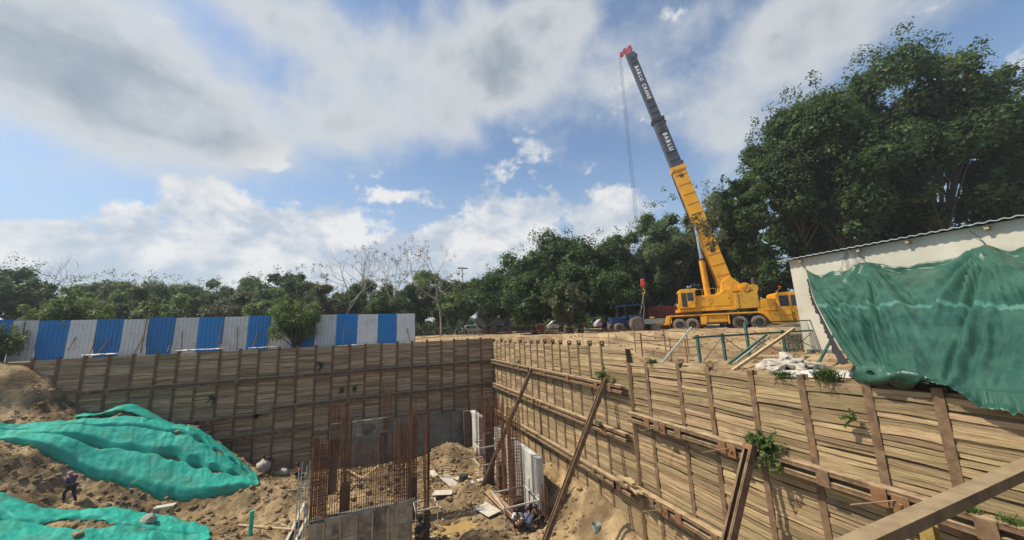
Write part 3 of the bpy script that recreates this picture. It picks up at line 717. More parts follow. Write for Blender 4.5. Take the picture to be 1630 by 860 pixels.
# cement sheet litter on the wall top
def litter(name, label, cat, px, py, Y, w, d, seed, mat='cement'):
    q = np.random.RandomState(seed); c = on_y(px, py, Y); n, k = 14, 6
    u = np.linspace(-1, 1, n)[:, None]; v = np.linspace(-1, 1, k)[None, :]
    X = c[0] + w * u * (1 - .15 * v * v) + 0 * v; Yy = c[1] + d * v + .1 * np.sin(5 * u); Z = c[2] + .06 + .09 * q.rand(n, k) * (1 - .4 * np.abs(v)) + 0 * u
    m = MB(); m.grid(np.stack([X, Yy + 0 * X, Z], -1)); o = m.build(name, mt[mat], smooth=True, fix=False)
    so = o.modifiers.new('thick', 'SOLIDIFY'); so.thickness = .02
    return tag(o, label, cat)
litter('plastic_sheet', 'white plastic sheeting lying on the back wall top left of the green bush', 'plastic sheet', 318, 559, 31.75, 1.5, .18, 1)
litter('plastic_sheet', 'crumpled white plastic on the back wall top below the green bush', 'plastic sheet', 425, 555, 31.75, 1.2, .16, 2)
litter('plastic_sheet', 'long white plastic sheeting on the wall top right of the green bush', 'plastic sheet', 535, 553, 31.75, 1.7, .2, 3)
litter('plastic_sheet', 'short strip of white plastic under the last white panel', 'plastic sheet', 645, 548, 31.9, .6, .15, 4)
litter('plastic_sheet', 'white plastic strip on the wall top under the third blue panel', 'plastic sheet', 160, 567, 31.75, 1.0, .14, 5)

# ------------------------------------------------------------------ shed with corrugated roof
def shed():
    X = 18.53; t = thing('shed', 'cream plastered shed with corrugated roof behind the green tarpaulin', 'shed', (X, 3, -1.5))
    m = MB(); m.box(0, 6, -9, 7.75, 0, 4.3); m.build('wall', mt['house'], t)
    m = MB(); m.box(-.18, -.003, -9, 7.6, -.05, .14); m.build('plinth', mt['concrete'], t)
    ys = np.arange(-9.3, 8.15, .045); m = MB(); rows = []
    for xx in (-.28, 3, 6.3): rows.append([(xx, y, 4.36 + .022 * math.sin(2 * PI * y / .26) + .05 * max(0, xx)) for y in ys])
    P = np.array(rows); m.grid(P); m.grid(P[::-1] + np.array([0, 0, -.012])); m.add([P[0, 0], P[0, -1]], [])
    k = len(ys); e = MB(); e.grid(np.array([P[0], P[0] + np.array([0, 0, -.03])])); m.add(e.v, e.f)
    m.build('roof', mt['roof'], t, fix=False)
    for y in (7.2, 5.05, 3.6, 1.75, -.4):
        m = MB(); m.box(-.2, 0.02, y - .05, y + .05, 4.12, 4.24); m.build('purlin_end', mt['timber'], t)
    # old leak stain: a thin skin of dirty plaster
    q = random.Random(4); pts = []
    for k in range(26):
        a = 2 * PI * k / 26; r = 1 + q.uniform(-.25, .25); pts.append((-.006, 5.35 + .62 * r * math.cos(a), 3.45 + .55 * r * math.sin(a) + (.25 if math.cos(a) > 0 else -.05)))
    m = MB(); m.add(pts, [tuple(range(26))]); m.build('leak_stain', mt['stain'], t, fix=False)
mt['stain'] = material('stained_plaster', (.30, .285, .25), (.56, .53, .44), rough=.95, scale=(1, 3, .9), nscale=2.2, bump=.2, lo=.42, hi=.6)
shed()

# ------------------------------------------------------------------ green tarpaulin hung from the shed wall down to the pit edge
def tarp_material():
    m = material('green_tarpaulin', (.018, .075, .05), (.045, .13, .088), rough=.4, nscale=.9, spec=.5, bump=.35, bscale=4.5, bdist=.04, translucent=.12)
    return m
mt['tarp'] = tarp_material()
mt['tarp_band'] = material('pale_tarp_band', (.05, .165, .125), (.10, .23, .18), rough=.3, nscale=3, spec=.5, bump=.3, bscale=6, translucent=.1)
TIES = [(10.05, 2.27), (7.91, 2.20), (4.86, 2.16), (1.4, 2.2), (-2.5, 2.2)]
def tarp():
    U, Vn = 200, 110
    us = np.linspace(0, 1, U); vs = np.linspace(0, 1, Vn)
    ty = np.array([a for a, _ in TIES]); tz = np.array([b for _, b in TIES])
    y_top = 10.05 + us * (-2.5 - 10.05)
    z_tie = np.interp(-y_top, -ty, tz)
    sag = np.zeros(U)
    for (a, _), (b, _) in zip(TIES[:-1], TIES[1:]):
        k = (y_top <= a) & (y_top >= b); f = (a - y_top[k]) / (a - b); sag[k] = (.22 if a > 9 else .13) * (4 * f * (1 - f)) ** .8 * (a - b) / 2.4
    # lower edge along the pit: from the bunched corner towards the viewer
    yb = np.interp(us, [0, .10, .25, .45, .6, 1], [4.95, 4.55, 3.95, 3.25, 2.6, -2.0])
    zb = np.interp(us, [0, .10, .25, .42, .55, 1], [-1.12, -1.28, -1.25, -1.48, -1.72, -2.2])
    xb = np.interp(us, [0, .12, .25, .45, 1], [10.15, 9.98, 10.0, 9.93, 9.9])
    P = np.zeros((U, Vn, 3))
    for j, v in enumerate(vs):
        e = v
        x = 18.42 + (xb - 18.42) * e ** 1.0
        y = y_top + (yb - y_top) * e ** 1.05
        z = (z_tie - sag * (1 - v) ** .6) * (1 - e) + zb * e
        z = z - .75 * 4 * e * (1 - e) * .55                                  # the cloth hangs in a belly
        # folds fanning out from the tie points
        for k, (a, _) in enumerate(TIES):
            ut = (10.05 - a) / 12.55; du = us - ut; rr = np.sqrt((du * 6.5) ** 2 + v * v) + 1e-3; th = np.arctan2(du * 6.5, v + 1e-3)
            f = fbm(th * 3.4 + k * 9.7, rr * .9 + k * 3.1, 1.6, 3, 60 + k) * np.minimum(1, rr * 5) * np.exp(-(rr / .8) ** 2) * .46
            z = z + f * .9; x = x - f * .8
        for (a, _), (b_, _) in zip(TIES[:-1], TIES[1:]):                      # swags slung between the ties
            fr = np.clip((a - y_top) / (a - b_), 0, 1); sw = 4 * fr * (1 - fr); w_ = (a - b_) / 3
            z = z - .08 * w_ * sw * math.exp(-(v / .18) ** 2) + .05 * w_ * sw * np.sin((v * 42 - sw * 2.2)) * math.exp(-(v / .2) ** 2)
            x = x + .22 * w_ * sw * math.exp(-((v - .05) / .09) ** 2)
        P[:, j] = np.stack([np.minimum(x, 18.46), y, z], -1)
    wr = fbm(us[:, None] * 26 + 0 * vs[None], vs[None] * 7 + 0 * us[:, None], 1.0, 4, 77) * .11 * np.minimum(1, vs[None] * 6)
    wr2 = fbm(us[:, None] * 60, vs[None] * 14 + us[:, None] * 20, 1.0, 3, 78) * .045
    P[..., 2] += wr + wr2; P[..., 0] -= (wr + wr2) * .5
    # the last rows curl into a bunched hem
    P[..., 2] = np.where(P[..., 0] > 10.18, np.maximum(P[..., 2], -1.40), P[..., 2])
    hem = np.clip((vs - .93) / .07, 0, 1)[None]; lump = .16 * np.abs(fbm(us[:, None] * 34, vs[None] * 9, 1.0, 3, 79))
    P[..., 2] += hem * (lump - .02); P[..., 0] -= hem * lump * .4
    m = MB(); m.grid(P)
    band = []
    o = m.build('tarpaulin', [mt['tarp'], mt['tarp_band']], smooth=True, fix=False)
    mi = np.zeros((U - 1, Vn - 1), int); vc = (vs[:-1] + vs[1:]) / 2; mi[:, (vc > .405) & (vc < .435)] = 1; 
    o.data.polygons.foreach_set('material_index', mi.ravel())
    so = o.modifiers.new('thick', 'SOLIDIFY'); so.thickness = .006
    tag(o, 'big wrinkled green tarpaulin hung from the shed wall over the pit edge', 'tarpaulin')
    # hanging strings at the tie points
    for i, (a, b) in enumerate(TIES[:4]):
        m = MB(); m.tube([(18.42, a, b - .02), (18.40, a + .12, b + .3), (18.36, a + .25, b + .52)], .012, 5)
        k = m.build('tie_rope', mt['dark']); tag(k, ['dark rope tying the far top corner of the tarpaulin', 'dark rope at the second hanging point of the tarpaulin', 'dark rope at the tall peak of the tarpaulin', 'dark rope tying the tarpaulin past the frame edge'][i], 'rope')
    # dark lining cloth trailing from the far edge
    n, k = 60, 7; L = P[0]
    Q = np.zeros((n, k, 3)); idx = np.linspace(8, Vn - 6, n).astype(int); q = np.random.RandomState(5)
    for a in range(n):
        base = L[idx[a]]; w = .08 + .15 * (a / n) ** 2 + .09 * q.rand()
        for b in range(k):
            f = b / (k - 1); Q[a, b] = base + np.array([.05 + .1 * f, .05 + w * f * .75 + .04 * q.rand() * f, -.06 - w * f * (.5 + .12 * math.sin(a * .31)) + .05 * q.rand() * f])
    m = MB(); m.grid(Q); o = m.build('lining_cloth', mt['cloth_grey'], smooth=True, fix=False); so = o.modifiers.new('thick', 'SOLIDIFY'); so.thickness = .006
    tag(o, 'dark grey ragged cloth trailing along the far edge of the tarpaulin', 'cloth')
    # bunched end of the tarpaulin lying over the wall top
    bq = np.random.RandomState(9); n, k = 34, 12; c0, c1 = np.array([10.25, 5.0, -1.28]), np.array([9.97, 3.72, -1.22]); S = np.zeros((n, k, 3))
    for a in range(n):
        f = a / (n - 1); c = c0 + (c1 - c0) * f; r = .17 * (math.sin(PI * min(1, .12 + f * .95)) ** .5) + .03
        for b in range(k):
            an = 2 * PI * b / (k - 1); rr = r * (1 + .35 * math.sin(an * 3 + f * 9) + .25 * (bq.rand() - .5)) if b < k - 1 else np.nan
            if b < k - 1: S[a, b] = c + np.array([math.cos(an) * rr * .9, .05 * math.sin(an * 2 + f * 20), math.sin(an) * rr])
        S[a, k - 1] = S[a, 0]
    m = MB(); m.grid(S); o = m.build('tarpaulin_roll', mt['tarp'], smooth=True, fix=False)
    tag(o, 'crumpled roll of green tarpaulin lying over the plank tops at the corner', 'tarpaulin')
tarp()

# ------------------------------------------------------------------ green railing, loose props and heaps on the near ground
def g(x, y): return float(G(np.array([x], float), np.array([y], float))[0])
def railing():
    t = thing('railing', 'dark green steel railing with cross braces in front of the shed', 'railing', (11.6, 10.4, -1.47))
    y = 0.0; xs = [0.0, 1.35, 2.75, 5.0, 7.3]
    for i, x in enumerate(xs):
        h = 1.05 if i in (0, 1, 3) else 1.45
        m = MB(); m.box(x - .045, x + .045, -.045, .045, 0, h); m.build('post', mt['greenpaint'], t)
    for z, a, b, w in ((.96, -.3, 7.2, .075), (1.42, 2.75, 6.9, .05)):
        m = MB(); m.box(a, b, -.1, -.05, z - w / 2, z + w / 2); m.build('rail', mt['greenpaint'], t)
    for (a, za), (b, zb) in [((.15, .05), (1.3, .9)), ((1.4, .9), (2.7, .1)), ((2.8, .85), (4.9, .08)), ((2.85, .1), (4.2, .85)), ((5.1, .9), (7.2, .1)), ((5.2, .1), (7.1, .9))]:
        m = MB(); m.tube([(a, -.02, za), (b, -.02, zb)], .016, 6); m.build('brace', mt['greenpaint'], t)
    # welded wire mesh in the right bays
    m = MB()
    for x in np.arange(4.7, 7.2, .06): m.tube([(x, .06, .1), (x, .06, 1.42)], .003, 3, False)
    for z in np.arange(.15, 1.42, .06): m.tube([(4.6, .063, z), (7.2, .063, z)], .003, 3, False)
    stuff(m.build('wire_mesh', mt['greenpaint'], t, fix=False))
railing()
def pole(name, label, cat, p0, p1, r, mat, square=False):
    p0, p1 = np.array(p0, float), np.array(p1, float); m = MB()
    if square: m.bar(np.zeros(3), p1 - p0, r * 2, r * 2)
    else: m.tube([np.zeros(3), p1 - p0], r, 8)
    return tag(m.build(name, mt[mat], loc=p0), label, cat)
a = on_z(1296, 591, -1.5); pole('steel_prop', 'dark green pipe prop leaning against the railing by the tarpaulin', 'prop', (a[0], a[1], -1.5), on_y(1335, 518, 9.0), .045, 'greenpaint')
a = on_z(1053, 576, -1.4); pole('pipe', 'pale grey pipe leaning over the brown guard rail', 'pipe', (a[0], a[1], -1.45), on_y(1101, 521, 10.6), .035, 'palepipe')
a = on_z(1166, 590, -1.5); pole('timber_pole', 'long pale timber batten leaning on the green railing', 'timber', (a[0], a[1], -1.5), on_y(1264, 523, 9.6), .045, 'timber', True)
a = on_z(1160, 580, -1.5); pole('steel_prop', 'green steel angle lying slanted against a railing post', 'prop', (a[0], a[1], -1.48), on_y(1220, 533, 10.1), .035, 'greenpaint', True)
a = on_z(1172, 577, -1.5); pole('steel_prop', 'thin pale green bar beside the slanted steel angle', 'prop', (a[0], a[1], -1.48), on_y(1218, 541, 10.0), .025, 'palepipe', True)
def sacks():
    c = on_z(1253, 585, -1.45); q = np.random.RandomState(3); n = 0
    t = thing('sack_heap', 'heap of crumpled white cement sacks on the wall top ground', 'sacks', (c[0], c[1], -1.5))
    for k in range(34):
        a = q.rand() * 2 * PI; r = q.rand() ** .6; m = MB()
        m.ico((0, 0, 0), 1, 3, 0); V = np.array(m.v); nn = np.array([mnoise.noise(Vector(v * 1.7 + k)) + .6 * abs(mnoise.noise(Vector(v * 4.3 + k))) for v in V]); V *= (1 + .5 * nn)[:, None]
        m.v = [tuple(v) for v in V * np.array([.25, .17, .07])]
        o = m.build('sack', mt['sack'], t, smooth=True); o.location = (r * math.cos(a) * .95, r * math.sin(a) * .65, .05 + .26 * max(0, 1 - r / .9) + .05 * q.rand()); o.rotation_euler = (q.normal() * .35, q.normal() * .35, q.rand() * 6)
sacks()
def spill():
    c = on_z(1290, 587, -1.45); n, k = 44, 24; u = np.linspace(-1, 1, n)[:, None]; v = np.linspace(-1, 1, k)[None, :]
    X = 11.6 + 1.25 * u + .25 * v + 0 * v; Y = 6.4 + 1.15 * v - .35 * u
    r = np.sqrt(u * u + v * v); Z = G(X, Y) + .05 * (1 - r) + fbm(X, Y, 3, 3, 4) * .02 + .03
    m = MB(); a = np.stack([X, Y, Z], -1); m.grid(a); rc = ((r[:-1, :-1] + r[1:, 1:]) / 2 + .25 * fbm(X[:-1, :-1], Y[:-1, :-1], 1.5, 3, 6)).ravel(); m.f = [f for f, q in zip(m.f, rc) if q < .95]; m.m = [0] * len(m.f)
    m.f = [f[::-1] for f in m.f]
    o = m.build('cement_spill', mt['cement'], smooth=True, fix=False); stuff(o); tag(o, 'pale spilt cement spread on the ground beside the sacks', 'cement')
spill()
def basket():
    p = on_z(1262, 556, -1.46); t = thing('wire_basket', 'dark wire basket standing behind the railing at the shed corner', 'basket', (p[0] - .9, p[1] - .6, -1.47))
    m = MB()
    for k in range(9): z = .06 + k * .085; r = .34 + .03 * math.sin(k); m.tube([(r * math.cos(a) , r * math.sin(a), z + .02 * math.sin(3 * a)) for a in np.linspace(0, 2 * PI, 15)], .02, 5, False)
    m.build('hoops', mt['dark'], t)
    m = MB()
    for k in range(10): a = 2 * PI * k / 10; m.tube([(.33 * math.cos(a), .33 * math.sin(a), 0), (.36 * math.cos(a), .36 * math.sin(a), .78)], .014, 5)
    m.build('uprights', mt['dark'], t)
basket()
# guard rails of rusty bar along the pit edges
def guard(label, pts, hz, mat='rebar', r=.014):
    p0 = pts[0]; t = thing('guard_rail', label, 'guard rail', (p0[0], p0[1], g(*p0[:2])))
    base = np.array([p0[0], p0[1], g(*p0[:2])])
    for x, y in pts:
        m = MB(); z = g(x, y); m.tube([np.array([x, y, z - .05]) - base, np.array([x, y, z + hz[-1] + .06]) - base], r, 5); m.build('post', mt[mat], t)
    for h in hz:
        m = MB(); m.tube([np.array([x, y, g(x, y) + h + .03 * math.sin(3 * x + 2 * y)]) - base for x, y in pts], r * .85, 5); m.build('rail', mt[mat], t)
guard('thin rusty guard rail along the top of the sunlit right wall', [(10.75 + .06 * math.sin(k), 31 - k * 2.3) for k in range(9)], (.42, .85))
guard('thin rusty guard rail on the back wall top right of the hoarding', [(3.8 + 1.55 * k, 32.0) for k in range(5)], (.4, .8))
guard('brown guard rail of bars at the end of the near wall', [(10.6, 12.4), (11.2, 11.4), (11.5, 10.9), (12.0, 10.7)], (.3, .62, .92), r=.02)
guard('second brown guard rail running back from the near wall corner', [(10.7, 12.9), (12.2, 12.7), (13.0, 12.2)], (.5, .95), r=.02)

# ------------------------------------------------------------------ truck crane
def wheel(parent, name, x, y, r, w):
    o = thing_part(name, parent, (x, y, r))
    return o
def tyre_mesh(r, w):
    m = MB(); prof = [(r * .55, -w / 2), (r * .9, -w / 2), (r, -w * .36), (r, w * .36), (r * .9, w / 2), (r * .55, w / 2)]; n = 28; vs = []
    for k in range(n):
        a = 2 * PI * k / n; kk = 1 + (.012 if k % 2 else 0)
        vs += [(p * math.cos(a) * (kk if p > r * .95 else 1), y, p * math.sin(a) * (kk if p > r * .95 else 1)) for p, y in prof]
    c = len(prof); m.add(vs, [(k * c + i, k * c + i + 1, ((k + 1) % n) * c + i + 1, ((k + 1) % n) * c + i) for k in range(n) for i in range(c - 1)])
    return m.mesh('tyre', True)
def rim_mesh(r, w):
    m = MB(); prof = [(0, -w * .1), (r * .2, -w * .12), (r * .22, -w * .3), (r * .3, -w * .3), (r * .42, -w * .15), (r * .52, -w * .45), (r * .58, -w * .45)]; n = 20; vs = []
    for k in range(n):
        a = 2 * PI * k / n; vs += [(p * math.cos(a), y, p * math.sin(a)) for p, y in prof]
    c = len(prof); m.add(vs, [(k * c + i, k * c + i + 1, ((k + 1) % n) * c + i + 1, ((k + 1) % n) * c + i) for k in range(n) for i in range(c - 1)])
    return m.mesh('rim', True, fix=False)

def wheels(parent, spots, r, w, tm='tyre', rm='rim'):
    a, b = tyre_mesh(r, w), rim_mesh(r, w); a.materials.append(mt[tm]); b.materials.append(mt[rm])
    for x, y, z in spots:
        e = obj('wheel', a, None, parent, (x, y, z), (0, 0, 0 if y <= 0 else PI)); obj('rim', b, None, e)

def crane():
    Pr = on_d(1065, 528, 31); Pf = on_d(1262, 522, 28.5); d = Pf - Pr; d[2] = 0; d /= np.linalg.norm(d)
    ang = math.atan2(d[1], d[0])
    t = thing('truck_crane', 'yellow truck crane with raised grey telescopic boom parked by the trees', 'crane', (Pr[0], Pr[1], -.62), ang)
    Y = mt['yellow']; W = 2.5                                             # y: 0 near side .. 2.5 far side
    def B(name, boxes, mat, par=t, bev=.02):
        m = MB()
        for b in boxes: m.box(*b)
        o = m.build(name, mat, par)
        if bev: md = o.modifiers.new('edge', 'BEVEL'); md.width = bev; md.segments = 2; md.limit_method = 'ANGLE'
        return o
    def PRI(name, poly, y0, y1, mat, par=t, bev=.03):
        m = MB(); m.prism(poly, (0, 0, 0), (1, 0, 0), (0, 0, 1), (0, 1, 0), y0, y1); o = m.build(name, mat, par)
        if bev: md = o.modifiers.new('edge', 'BEVEL'); md.width = bev; md.segments = 2; md.limit_method = 'ANGLE'
        return o
    # carrier
    ch = B('chassis', [(.25, 9.6, .75, 1.75, .55, 1.2)], mt['dark'], bev=0)
    B('deck', [(.2, 7.0, .02, W, 1.30, 1.42)], Y)
    PRI('rear_fender', [(-.25, .62), (.05, .62), (.28, 1.36), (-.02, 1.36)], 0, .5, Y)
    B('rear_panel', [(.22, .34, .04, W - .04, .75, 1.29)], Y)
    tb = B('tool_box', [(2.62, 3.1, .05, .6, .55, 1.29), (3.12, 4.65, .12, .6, .66, 1.29), (4.68, 4.8, .05, .6, .5, 1.29)], Y)
    m = MB()
    for k in range(12): m.box(3.0 + k * .14, 3.06 + k * .14, .0, .1, .52, .72)
    m.build('ladder_rack', mt['dark'], t)
    PRI('front_fender', [(6.95, 1.3), (7.3, 1.12), (7.55, .8), (7.85, .35), (9.5, .35), (9.5, 1.28), (7.0, 1.42)], .0, W, Y)
    wheels(t, [(x, y, .56) for x in (.93, 1.93, 5.55, 6.9) for y in (.26, W - .26)], .56, .42)
    e = PRI('engine_cover', [(6.95, 1.43), (6.95, 2.12), (7.35, 2.42), (8.28, 2.42), (8.28, 1.43)], .1, W - .1, Y)
    B('radiator', [(6.75, 6.94, .3, 1.5, 1.44, 2.0)], mt['dark'], e)
    cb = PRI('carrier_cab', [(8.32, 1.3), (8.32, 2.72), (8.5, 2.86), (9.75, 2.86), (9.95, 2.7), (10.1, 1.9), (10.1, .4), (8.32, .4)], .0, 1.9, Y)
    B('window', [(8.5, 9.15, -.018, -.004, 1.75, 2.6)], mt['glass'], cb, 0)
    B('window', [(9.32, 9.85, -.018, -.004, 1.75, 2.6)], mt['glass'], cb, 0)
    B('door', [(8.42, 9.22, -.03, -.019, .5, 1.7)], Y, cb, 0)
    B('beacon', [(8.5, 8.62, .3, .42, 2.86, 3.0)], mt['orange'], cb)
    m = MB(); m.bar((8.6, .6, 2.9), (9.0, .6, 3.35), .03, .03); m.bar((9.0, .6, 3.35), (8.85, .6, 3.4), .2, .05); m.build('mirror_arm', mt['orange'], cb)
    # turntable and superstructure
    m = MB(); m.tube([(4.0, 1.25, 1.42), (4.0, 1.25, 1.66)], 1.0, 24); m.build('slewing_ring', mt['dark'], t)
    sp = PRI('superstructure', [(1.05, 1.66), (1.02, 1.95), (2.42, 2.0), (2.44, 3.0), (4.2, 3.02), (4.75, 3.42), (5.35, 3.5), (5.35, 1.68)], .1, 2.4, Y)
    B('side_panel', [(2.6, 3.5, .07, .098, 2.05, 2.9)], Y, sp, .01); B('side_panel', [(3.75, 5.1, .07, .098, 2.05, 2.95)], Y, sp, .01)
    B('vent_grille', [(3.55, 3.72, .07, .098, 2.3, 2.75)], mt['yellow2'], sp, .01); B('skirting', [(1.05, 5.4, .05, .098, 1.67, 1.88)], Y, sp, .01)
    B('label_plate', [(4.9, 5.0, .06, .069, 2.6, 2.72)], mt['red'], sp, 0)
    B('counterweight', [(5.36, 7.1, .05, 2.45, 1.72, 3.06), (5.36, 5.62, -.02, .049, 1.72, 3.06)], mt['yellow2'], t, .05)
    m = MB(); m.tube([(6.25, .35, 3.45), (6.25, .05, 3.45)], .42, 20); m.tube([(6.25, .05, 3.45), (6.25, .0, 3.45)], .3, 16)
    for k in range(6): a = k * PI / 3; m.bar((6.25, -.012, 3.45), (6.25 + .3 * math.cos(a), -.012, 3.45 + .3 * math.sin(a)), .03, .03)
    w = m.build('winch_flange', Y, t)
    m = MB(); m.tube([(6.25, .36, 3.45), (6.25, 2.1, 3.45)], .33, 20)
    for k in range(16): m.tube([(6.25, .42 + k * .1, 3.45), (6.25, .47 + k * .1, 3.45)], .36, 20)
    m.build('rope_drum', mt['yellow2'], w)
    m = MB(); m.tube([(6.95, .3, 3.35), (6.95, 2.1, 3.35)], .36, 18); m.build('winch_housing', mt['yellow2'], t)
    # operator cab
    c = PRI('operator_cab', [(1.05, 1.96), (.98, 2.2), (1.1, 3.42), (1.3, 3.62), (2.5, 3.62), (2.62, 3.5), (2.38, 3.42), (2.38, 1.96)], -.15, .95, Y)
    B('window', [(1.75, 2.22, -.172, -.152, 2.6, 3.3)], mt['glass'], c, 0)
    B('door_opening', [(1.28, 1.68, -.172, -.152, 2.1, 3.3)], mt['dark'], c, 0)
    B('door', [(1.72, 2.28, -.182, -.173, 2.02, 2.55)], Y, c, .005)
    PRI('windscreen', [(.97, 2.45), (1.06, 3.3), (1.075, 3.3), (.99, 2.45)], 0, .8, mt['glass'], c, 0)
    # telescopic boom
    base = np.array([5.25, 1.25, 3.5]); tip = np.array([-.60, 1.25, 29.1]); ax = tip - base; L = np.linalg.norm(ax); ax /= L; ay = np.array([0, 1.0, 0]); az = np.cross(ax, ay)     # az: towards the upper left
    if az[0] > 0: az = -az
    def sect(name, t0, t1, h, dp, mat, ribs, par):
        m = MB(); m.frame(base, ax, ay, az, t0, t1, -dp / 2, dp / 2, -h / 2, h / 2); o = m.build(name, mat, par); md = o.modifiers.new('edge', 'BEVEL'); md.width = .04; md.segments = 2
        for r in ribs:
            k = MB(); k.frame(base, ax, ay, az, r - .035, r + .035, -dp / 2 - .035, -dp / 2 - .001, -h / 2 + .03, h / 2 - .03); k.build('rib', mat, o)
        return o
    bm = sect('boom', .35, 12.1, 1.14, .82, Y, np.arange(1.3, 12, 1.0), t)
    m = MB(); m.frame(base, ax, ay, az, 11.75, 12.16, -.48, .48, -.64, .64); m.build('boom_collar', Y, bm)
    PRI('boom_foot', [(4.55, 3.2), (6.0, 3.2), (6.1, 3.9), (5.4, 4.6), (4.75, 4.1)], .62, 1.88, Y, bm)
    s1 = sect('middle_section', 12.17, 17.6, 1.02, .7, mt['boomgrey'], [12.9, 13.8, 16.0], t)
    m = MB(); m.frame(base, ax, ay, az, 17.3, 17.62, -.40, .40, -.58, .58); m.build('section_collar', mt['dark'], s1)
    s2 = sect('top_section', 17.63, 25.7, .84, .58, mt['boomgrey'], [18.3, 19.0, 19.7], t)
    def disc(par, tt, off, r, dp, mat=mt['dark']):
        m = MB(); c0 = base + ax * tt + az * off + ay * (-dp / 2 - .004); m.tube([c0, c0 - ay * .025], r, 18); m.build('inspection_hole', mat, par)
    for tt in (3.6, 11.2): disc(bm, tt, .02, .2, .82)
    for tt in (16.9, 16.3): disc(s1, tt, .0, .2, .7)
    for tt in (25.0, 24.4): disc(s2, tt, .0, .17, .58)
    for par, tt, h in ((s1, 17.05, .5), (s1, 12.5, .52), (s2, 25.2, .42)):      # clamps on the edges
        m = MB(); m.frame(base, ax, ay, az, tt - .12, tt + .12, -.3, .3, -h - .12, -h + .02); m.build('edge_clamp', mt['dark'], par)
    # lettering, reading down the boom
    def text(st, tt, off, size, dp, par):
        X = Vector(-ax); Yv = Vector(-az); Z = X.cross(Yv)
        for k, chh in enumerate(st):
            if chh == ' ': continue
            cu = bpy.data.curves.new('letter', 'FONT'); cu.body = chh; cu.size = size; cu.extrude = .004; cu.align_x = 'CENTER'; cu.align_y = 'CENTER'; cu.offset = .014
            tmp = bpy.data.objects.new('tmp', cu); C.objects.link(tmp); dg = bpy.context.evaluated_depsgraph_get(); me = bpy.data.meshes.new_from_object(tmp.evaluated_get(dg)); bpy.data.objects.remove(tmp)
            me.materials.clear()
            o = obj('letter', me, mt['lettering'], par)
            pos = Vector(base + ax * (tt - k * size * .82) + az * off) + Z * (dp / 2 + .006)
            o.matrix_local = Matrix(((X.x, Yv.x, Z.x, pos.x), (X.y, Yv.y, Z.y, pos.y), (X.z, Yv.z, Z.z, pos.z), (0, 0, 0, 1)))
    text('BABLU CRANE', 23.8, .0, .46, .58, s2); text('BABLU', 15.7, -.05, .5, .7, s1)
    # head with sheaves
    hd = MB(); hc = base + ax * 25.95
    hd.frame(hc, ax, ay, az, -.3, .3, -.28, .28, -.2, .42); hd.frame(hc, ax, ay, az, .1, .6, -.2, .2, -.35, -.05); o = hd.build('boom_head', mt['pinkred'], t)
    for off in (.75, .35, -.1):
        for yy in (-.2, .05):
            m = MB(); c0 = hc + ax * (.12 + .25 * (off < .5)) + az * off + ay * yy; m.tube([c0, c0 + ay * .1], .2, 16); m.build('sheave', mt['pinkred'], o)
    m = MB(); hr = hc + ax * .1 + az * .95
    for k in range(3): m.tube([hr + ay * (-.15 + .15 * k) + np.array([-.12 + .12 * k, 0, 0]), (hr[0] - .3 + .15 * k, 1.15 + .1 * k, 4.9)], .013, 5, False)
    m.build('hoist_rope', mt['dark'], t)
    hx = hr[0] - .15
    hk = B('hook_block', [(hx - .2, hx + .2, 1.05, 1.45, 4.2, 4.95)], mt['red'], t, .1)
    m = MB(); m.tube([(hx, 1.25, 4.2), (hx + .02, 1.25, 3.95), (hx + .14, 1.25, 3.8), (hx + .1, 1.25, 3.62), (hx - .06, 1.25, 3.6), (hx - .12, 1.25, 3.72)], [.06, .06, .07, .07, .05, .03], 7); m.build('hook', mt['yellow2'], hk)
    m = MB(); m.tube([(hx, 1.25, 3.65), (hx - .35, 1.15, 2.2), (hx - .9, 1.0, .75)], .025, 5, False); m.tube([(hx, 1.25, 3.65), (hx - .12, 1.3, 2.0), (hx - .35, 1.35, .75)], .025, 5, False); m.build('sling', mt['sack'], hk)
    # lift cylinders
    for dx, yy in ((0, .75), (.36, 1.75)):
        p0 = np.array([3.5 + dx, yy, 2.9]); p2 = np.array([3.30 + dx, yy, 9.3]); p1 = p0 + (p2 - p0) * .52; m = MB(); m.tube([p0, p1], .19, 14); cyl = m.build('lift_cylinder', Y, t)
        m = MB(); m.tube([p1, p2], .1, 10); m.build('piston_rod', mt['chrome'], cyl); m = MB(); m.tube([p1 - (p2 - p0) * .012, p1 + (p2 - p0) * .012], .22, 14); m.build('gland_nut', mt['dark'], cyl)
    # small fittings: hand rails, hoses, exhaust, ladder, lamps
    for x0, x1, z in ((2.5, 4.1, 3.3),):
        for x in np.linspace(x0, x1, 4): m = MB(); m.tube([(x, .2, 3.0), (x, .2, z + .25)], .018, 5); m.build('hand_rail_post', mt['yellow2'], t)
        m = MB(); m.tube([(x0, .2, z + .25), (x1, .2, z + .25)], .018, 5); m.build('hand_rail', mt['yellow2'], t)
    for k in range(3):
        o_ = -.1 + .09 * k; m = MB(); m.tube([base + ax * .8 + az * (.66 + .03 * k) + ay * o_, base + ax * 5 + az * (.70 + .05 * k) + ay * o_, base + ax * 11.6 + az * .67 + ay * o_], .022, 5, False); m.build('boom_hose', mt['black'], bm)
    m = MB(); m.tube([(7.1, .5, 2.2), (7.1, .5, 2.9), (7.02, .5, 3.05)], .06, 8); m.build('exhaust', mt['dark'], e)
    m = MB(); m.bar((5.0, -.02, .45), (5.0, -.02, 1.3), .03, .03); m.bar((5.25, -.02, .45), (5.25, -.02, 1.3), .03, .03)
    for k in range(4): m.bar((5.0, -.02, .55 + .2 * k), (5.25, -.02, .55 + .2 * k), .03, .03)
    m.build('step_ladder', mt['dark'], t)
    for x in (9.7, 9.35): m = MB(); m.tube([(x, -.03, .75), (x, .02, .75)], .09, 12); m.build('side_lamp', mt['rim'], cb)
